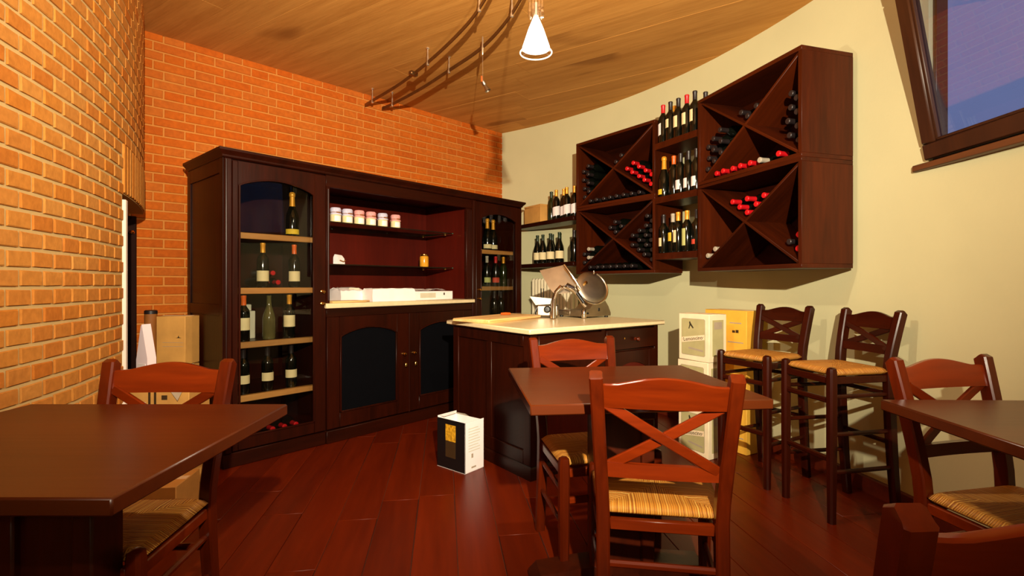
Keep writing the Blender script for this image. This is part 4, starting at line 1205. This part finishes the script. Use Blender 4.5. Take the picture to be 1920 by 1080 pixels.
def make_chair(name, label, loc, rz, wood_m, sh, H, wt, ws, depth, stretch, group, leg_w=.040, brace_low=None, cat='chair', wfront=None):
    """sh seat height, H back height, wt outer width at top, ws outer width at seat (rear); front is local -y"""
    t = thing(name, label, cat, loc, rz, group)
    wx_ = wood_m + '_x'
    yr = depth / 2; yf = -depth / 2
    wf = wfront or ws + .05
    lw_ = leg_w
    rake = .085 * (H - sh) / .42
    post = {}
    for s in (-1, 1):
        xs, xt = s * (ws - lw_) / 2, s * (wt - lw_) / 2
        path = []
        for k in range(15):
            z = H * k / 14
            if z < sh: f = 1 - z / sh; y = yr + .045 * f ** 1.6; x = xs - s * .0 * f
            else:
                f = (z - sh) / (H - sh); y = yr + rake * (f ** 1.25); x = xs + (xt - xs) * f
            path.append((x, y, z))
        dd = [.034 + .010 * min(1, k / 6) for k in range(15)]
        path.append((path[-1][0], path[-1][1] + .006, H + .006))
        MB().sweep(path, [lw_] * 15 + [lw_ * .94], dd + [.026], (1, 0, 0), .005).build('leg', wood_m, t)
        post[s] = path
    for s in (-1, 1):
        x = s * (wf - lw_) / 2
        MB().sweep([(x, yf + .006, 0), (x, yf + .006, sh * .5), (x, yf + .006, sh - .012), (x, yf + .006, sh + .010), (x, yf + .006, sh + .016)], [lw_ * .85, lw_, lw_, lw_ * .9, lw_ * .5], [lw_ * .85, lw_, lw_, lw_ * .9, lw_ * .5], (1, 0, 0), .008).build('leg', wood_m, t)
    link('seat', rush_seat(wf - .012, ws - .012, yf + .004, yr - .006, sh + .004), t)
    m = MB(); z = sh - .042
    m.box(-wf / 2 + lw_, wf / 2 - lw_, yf - .004, yf + .016, z - .022, z + .012, .003); m.box(-ws / 2 + lw_, ws / 2 - lw_, yr - .012, yr + .008, z - .022, z + .012, .003)
    for s in (-1, 1): m.sweep([(s * (wf - lw_) / 2, yf, z - .005), (s * (ws - lw_) / 2, yr, z - .005)], .02, .034, (1, 0, 0), .003)
    m.build('seat_rail', wx_, t)
    # back
    def back_y(z): f = (z - sh) / (H - sh); return yr + rake * f ** 1.25
    def back_x(z): f = (z - sh) / (H - sh); return (ws - lw_) / 2 + ((wt - lw_) - (ws - lw_)) / 2 * f - lw_ / 2 + .004
    rh = .080 * (1 if H - sh > .35 else .85)
    z_lo = H - .014 - rh
    n = 16; fr = []; bk = []
    rings = []
    for i in range(n + 1):
        f = -1 + 2 * i / n
        zt = H - .022 + .024 * max(0, math.cos(f * PI * .62)) ** 1.2
        zb = z_lo
        yb = back_y(H - .04) + .012 * (1 - f * f)
        sl_ = rake / (H - sh) * 1.25
        x = f * back_x(H - .05)
        yo0, yo1 = (zb - H + .04) * sl_, (zt - H + .04) * sl_
        rings.append([(x, yb + yo0 - .011, zb), (x, yb + yo1 - .011, zt - .004), (x, yb + yo1 - .006, zt), (x, yb + yo1 + .006, zt), (x, yb + yo1 + .011, zt - .004), (x, yb + yo0 + .011, zb)])
    MB().loft(rings).build('top_rail', wx_, t)
    bl = brace_low if brace_low else sh + .105
    rings = []
    for i in range(9):
        f = -1 + 2 * i / 8; x = f * back_x(bl + .02); y = back_y(bl + .02) + .008 * (1 - f * f)
        rings.append([(x, y - .010, bl), (x, y - .010, bl + .042), (x, y + .010, bl + .042), (x, y + .010, bl)])
    MB().loft(rings).build('back_rail', wx_, t)
    for s in (-1, 1):
        za, zb = bl + .030, z_lo + .012
        pth = []
        for k in range(7):
            f = k / 6; z = za + (zb - za) * f
            xa, xb = -s * (back_x(za) - .006), s * (back_x(zb) - .006)
            pth.append((xa + (xb - xa) * f, back_y(z) + .008 + (.004 if s > 0 else -.004) - .010 * abs(2 * f - 1) ** 2, z))
        MB().sweep(pth, .014, .031, (0, 1, 0), .003).build('cross_brace', wx_, t)
    # stretchers
    for kind, z in stretch:
        if kind == 'f': MB().sweep([(-wf / 2 + lw_ * .6, yf + .006, z), (wf / 2 - lw_ * .6, yf + .006, z)], .022, .026, (0, 1, 0), .006).build('stretcher', wx_, t)
        elif kind == 'b': 
            y = yr + .045 * (1 - z / sh) ** 1.6
            MB().sweep([(-ws / 2 + lw_ * .6, y, z), (ws / 2 - lw_ * .6, y, z)], .018, .022, (0, 1, 0), .006).build('stretcher', wx_, t)
        else:
            y = yr + .045 * (1 - z / sh) ** 1.6
            for s in (-1, 1): MB().sweep([(s * (wf - lw_) / 2, yf + .01, z), (s * (ws - lw_) / 2, y - .006, z)], .018, .020, (1, 0, 0), .006).build('stretcher', wood_m, t)
    return t
CH = dict(wood_m='chair', sh=.455, H=.872, wt=.43, ws=.385, depth=.36, stretch=(('f', .30), ('b', .29), ('s', .20), ('s', .33)), group='cross-backed dining chairs')
c_front = make_chair('dining_chair', 'cherry-stained cross-back chair with rush seat facing the middle table and island', (.478, 1.717, 0), rad(171), **CH)
copy_tree(c_front, (-1.15, 1.46, 0), rad(1), 'cherry-stained cross-back chair between the brick-side table and cardboard boxes')
copy_tree(c_front, (.350, 2.19, 0), rad(14), 'cherry-stained cross-back chair between the middle table and island counter')
copy_tree(c_front, (1.566, 1.545, 0), rad(12), 'cherry-stained cross-back chair pushed in at the window-side table')
copy_tree(c_front, (.652, .85, 0), rad(180), 'cherry-stained cross-back chair standing apart near the window-side table, facing the bar stools')
ST = dict(wood_m='stool', sh=.725, H=.995, wt=.36, ws=.33, depth=.335, stretch=(('f', .30), ('b', .36), ('s', .24), ('s', .42), ('s', .60), ('b', .60), ('f', .58)), group='rush-seated bar stools', brace_low=.79, cat='stool', wfront=.345)
make_chair('bar_stool', 'tall dark bar stool with rush seat next to the yellow cartons', (1.486, 3.045, 0), rad(-61.6), **ST)
make_chair('bar_stool', 'tall dark bar stool with rush seat next to the window-side table', (1.652, 2.609, 0), rad(-79.3), **ST)

# ------------------------------------------------------------------ tables
TH = .765
def make_table(label, loc, rz, w=.80, d=.70):
    t = thing('table', label, 'table', loc, rz, 'pedestal tables')
    MB().box(-w / 2, w / 2, -d / 2, d / 2, TH - .034, TH, .004).build('table_top', 'table', t)
    MB().box(-.20, .20, -.06, .06, TH - .085, TH - .034, .004).build('top_support', 'table_leg', t)
    MB().box(-.03, .03, -.28, .28, TH - .075, TH - .034, .004).build('cross_support', 'table_leg', t)
    m = MB(); m.box(-.118, -.068, -.05, .05, .07, TH - .085, .005); m.box(.068, .118, -.05, .05, .07, TH - .085, .005); m.box(-.068, .068, -.03, .03, .07, TH - .085, .0)
    m.build('pedestal', 'table_leg', t)
    m = MB(); m.prism([(-.35, 0), (.35, 0), (.35, .035), (.32, .065), (.14, .085), (-.14, .085), (-.32, .065), (-.35, .035)], -.055, .055); m.build('foot', 'table_leg', t)
    m = MB(); m.prism([(-.30, 0), (.30, 0), (.30, .03), (.26, .055), (-.26, .055), (-.30, .03)], -.05, .05, 'yz'); m.build('cross_foot', 'table_leg', t)
    return t
make_table('brown wooden pedestal table against the curved brick wall', (-1.10, 1.243, 0), 0)
make_table('brown wooden pedestal table in front of the island counter', (.4175, 1.965, 0), rad(6))
make_table('brown wooden pedestal table under the window', (1.585, 1.296, 0), rad(-1.5))

# ------------------------------------------------------------------ cartons
def carton(name, label, cat, loc, rz, w, d, h, mat, group=None, flaps=False):
    t = thing(name, label, cat, loc, rz, group)
    MB().box(0, w, 0, d, .001, h - .002, .003).build('carton_body', mat, t)
    MB().box(w * .0 + .002, w - .002, d / 2 - .02, d / 2 + .02, h - .0025, h - .0012).build('tape', 'banner', t, smooth=False)
    return t
def front_text(parent, txt, size, x, z, y, mat, tilt=0.0):
    return link('lettering', text_mesh('lettering', txt, size, mat), parent, (x, y, z), (PI / 2, -tilt, 0))
# three lemon liqueur cartons: local x along the left face from far end to the corner
LA = math.atan2(-.22, .123)
LP = Vector((1.144, 3.507))
for i, nm in enumerate(('bottom', 'middle', 'top')):
    jx = (.0, -.006, .004)[i]
    p = frame(LP.x, LP.y, LA) @ Vector((jx, 0, 0))
    t = carton('wine_carton', 'cream carton with grey label panel, %s of the stack of three' % nm, 'carton', (p.x, p.y, .314 * i), LA, .252, .165, .314, 'cartonwhite', 'stacked cream cartons')
    h = .314
    m = MB(); m.prism([(.032, .035), (.212, .035), (.22, .043), (.22, .272), (.212, .28), (.032, .28), (.024, .272), (.024, .043)], -.0012, 0); m.build('label_border', 'inkgrey', t, smooth=False)
    m = MB(); m.prism([(.034, .038), (.210, .038), (.217, .045), (.217, .270), (.210, .277), (.034, .277), (.027, .270), (.027, .045)], -.002, 0); m.build('label_panel', 'greyprint', t, smooth=False)
    m = MB(); m.prism([(.028, .115), (.216, .145), (.216, .180), (.028, .150)], -.003, 0); m.build('banner', 'banner', t, smooth=False)
    front_text(t, '\u00b7Lemoncino\u00b7', .036, .122, .148, -.0035, 'ink', rad(9))
    m = MB(); m.prism([(.085, .078), (.205, .066), (.205, .078), (.085, .090)], -.003, 0); m.build('printed_line', 'inkgrey', t, smooth=False)
    m = MB(); m.prism([(.085, .212), (.092, .212), (.100, .235), (.122, .214), (.128, .220), (.104, .250), (.098, .262), (.090, .256), (.094, .240)], -.003, 0); m.build('emblem', 'ink', t, smooth=False)
    m = MB(); m.box(.252, .2535, .03, .135, .04, .275); m.build('side_panel', 'greyprint', t, smooth=False)
    m = MB(); m.box(.252, .2542, .045, .12, .215, .262); m.build('side_stamp', 'inkgrey', t, smooth=False)
    m = MB(); m.box(.252, .2542, .06, .105, .05, .085); m.build('side_mark', 'inkgrey', t, smooth=False)
YP = Vector((1.553, 3.378)); YA = math.atan2(-.87, .49)
for i, nm in enumerate(('bottom', 'middle', 'top')):
    p = frame(YP.x, YP.y, YA) @ Vector((-.335, 0, 0))
    t = carton('wine_carton', 'plain yellow carton behind the bar stool, %s of its stack' % nm, 'carton', (p.x, p.y, .32 * i), YA, .335, .165, .32, 'cartonyellow', 'stacked yellow cartons')
    for a, b, c_, d_, mt in ((.205, .09, .230, .008, 'inkgrey'), (.225, .022, .168, .016, 'brownprint'), (.252, .022, .168, .020, 'brownprint'), (.19, .12, .100, .007, 'inkgrey')):
        MB().box(a, a + b, -.0012, 0, c_, c_ + d_).build('printed_mark', mt, t, smooth=False)

# black and white open carton on the floor
KA = math.atan2(-.153, .188)
t = thing('open_carton', 'black and white open wine carton with gold picture on the floor', 'carton', (-.468, 3.20, 0), KA)
w, d, h = .242, .165, .305
MB().box(0, w, 0, .003, .001, h).build('black_panel', 'cartonblack', t)
MB().box(0, w, .003, .0045, .001, h).build('front_lining', 'white', t)
MB().box(w - .003, w, 0.0, d, .001, h).build('white_side', 'white', t)
MB().box(0, .003, .003, d, .001, h + .01).build('far_side', 'white', t)
MB().box(0, w, d - .003, d, .001, h - .01).build('back_side', 'white', t)
MB().box(0, w, 0, d, .0005, .004).build('carton_base', 'white', t)
m = MB(); m.add([(.003, d, h - .01), (.12, d, h - .01), (.11, d - .03, h + .012), (.02, d - .03, h + .008)], [(0, 1, 2, 3)]); m.build('flap', 'palegrey', t, fix=False, rot=(0, 0, 0))
m = MB(); m.add([(.003, .01, h + .0095), (.003, d - .01, h + .0095), (.03, d - .03, h + .004), (.03, .03, h + .002)], [(0, 1, 2, 3)]); m.build('flap', 'white', t, fix=False)
MB().box(.075, .162, -.0012, 0, .175, .275).build('picture', 'gold', t, smooth=False)
MB().box(.075, .162, -.0012, 0, .075, .173).build('picture_foot', 'brownprint', t, smooth=False)
m = MB()
for i in range(9): m.box(w, w + .0008, .03, .03 + (.10 if i % 3 else .085), .262 - .017 * i, .266 - .017 * i)
m.build('printed_lines', 'palegrey', t, smooth=False)
m = MB(); m.box(w, w + .001, .055, .07, .085, .11); m.box(w, w + .001, .055, .095, .022, .032)
m.build('printed_mark', 'inkgrey', t, smooth=False)

# clutter between the doorway and the cabinet
def plain_carton(label, x, y, z, rz, w, d, h, mat='cartonbrown', name='cardboard_box', marks=(), group=None):
    t = carton(name, label, 'box', (x, y, z), rz, w, d, h, mat, group)
    for a, b, c_, d_ in marks: MB().box(a, a + b, -.0012, 0, c_, c_ + d_).build('printed_mark', 'brownprint', t, smooth=False)
    return t
BA = rad(-2)
for i in range(3):
    t = plain_carton('brown cardboard carton in the corner beside the cabinet, %s of three' % ('bottom', 'middle', 'top')[i], -2.255, 3.235, .312 * i, BA, .188, .14, .312, group='cartons in the corner')
    m = MB(); m.prism([(.125, .172), (.14, .176), (.145, .188), (.15, .176), (.165, .172)], -.001, 0); m.build('printed_crest', 'brownprint', t, smooth=False)
    m = MB(); m.box(.04, .175, -.001, 0, .142, .144); m.box(.04, .175, -.001, 0, .118, .120); m.build('printed_lines', 'inkgrey', t, smooth=False)
t = plain_carton('wide cardboard carton with dark printed marks, on top of another behind the chair', -2.10, 2.80, .30, rad(4), .315, .22, .29, marks=((.10, .012, .16, .10), (.13, .012, .16, .10), (.17, .03, .20, .025), (.17, .03, .14, .02)))
m = MB(); m.add([(.19, -.002, .285), (.30, .0, .288), (.27, -.03, .20)], [(0, 1, 2)]); m.build('torn_flap', 'inkgrey', t, fix=False)
plain_carton('wide cardboard carton on the floor under the printed one', -2.10, 2.80, 0, rad(4), .315, .22, .298)
t = thing('foam_wedge', 'white pointed foam packing piece standing on the wide carton', 'packing foam', (-2.075, 2.86, .592), rad(-20))
m = MB(); m.prism([(-.045, 0), (.045, 0), (.045, .13), (.0, .32), (-.008, .31), (-.045, .12)], 0, .05); m.build('foam_body', 'foam', t)
MB().box(-.03, .03, -.002, 0, .05, .10).build('foam_slot', 'label_white', t)
t = thing('cardboard_tube', 'brown cardboard tube leaning behind the corner cartons', 'tube', (-2.335, 3.30, 0), 0)
MB().lathe([(.034, 0), (.036, 0), (.036, .95), (.03, .952), (.028, .94), (.001, .94)], 16).build('tube_body', 'string', t)
MB().lathe([(.037, .945), (.037, .965), (.03, .97), (.001, .97)], 16).build('tube_cap', 'cap_dark', t)
plain_carton('small white box lying on the printed carton', -2.02, 2.78, .592, rad(10), .08, .05, .03, 'white', 'small_box')
t = plain_carton('low brown carton on the floor behind the brick-side table', -1.74, 2.15, 0, rad(8), .30, .22, .27, 'cartonbrown', marks=((.05, .02, .16, .05), (.09, .02, .16, .05), (.13, .03, .16, .05), (.06, .12, .09, .03)))
t = thing('paper_roll', 'white paper roll standing by the white door jamb', 'paper roll', (-1.82, 2.46, 0), 0)
MB().lathe([(.02, 0), (.045, .002), (.045, .56), (.02, .562), (.015, .55), (.001, .55)], 16).build('roll_body', 'white', t)
MB().lathe([(.0455, .2), (.0455, .26)], 16, cap=False).build('paper_band', 'inkgrey', t, fix=False)
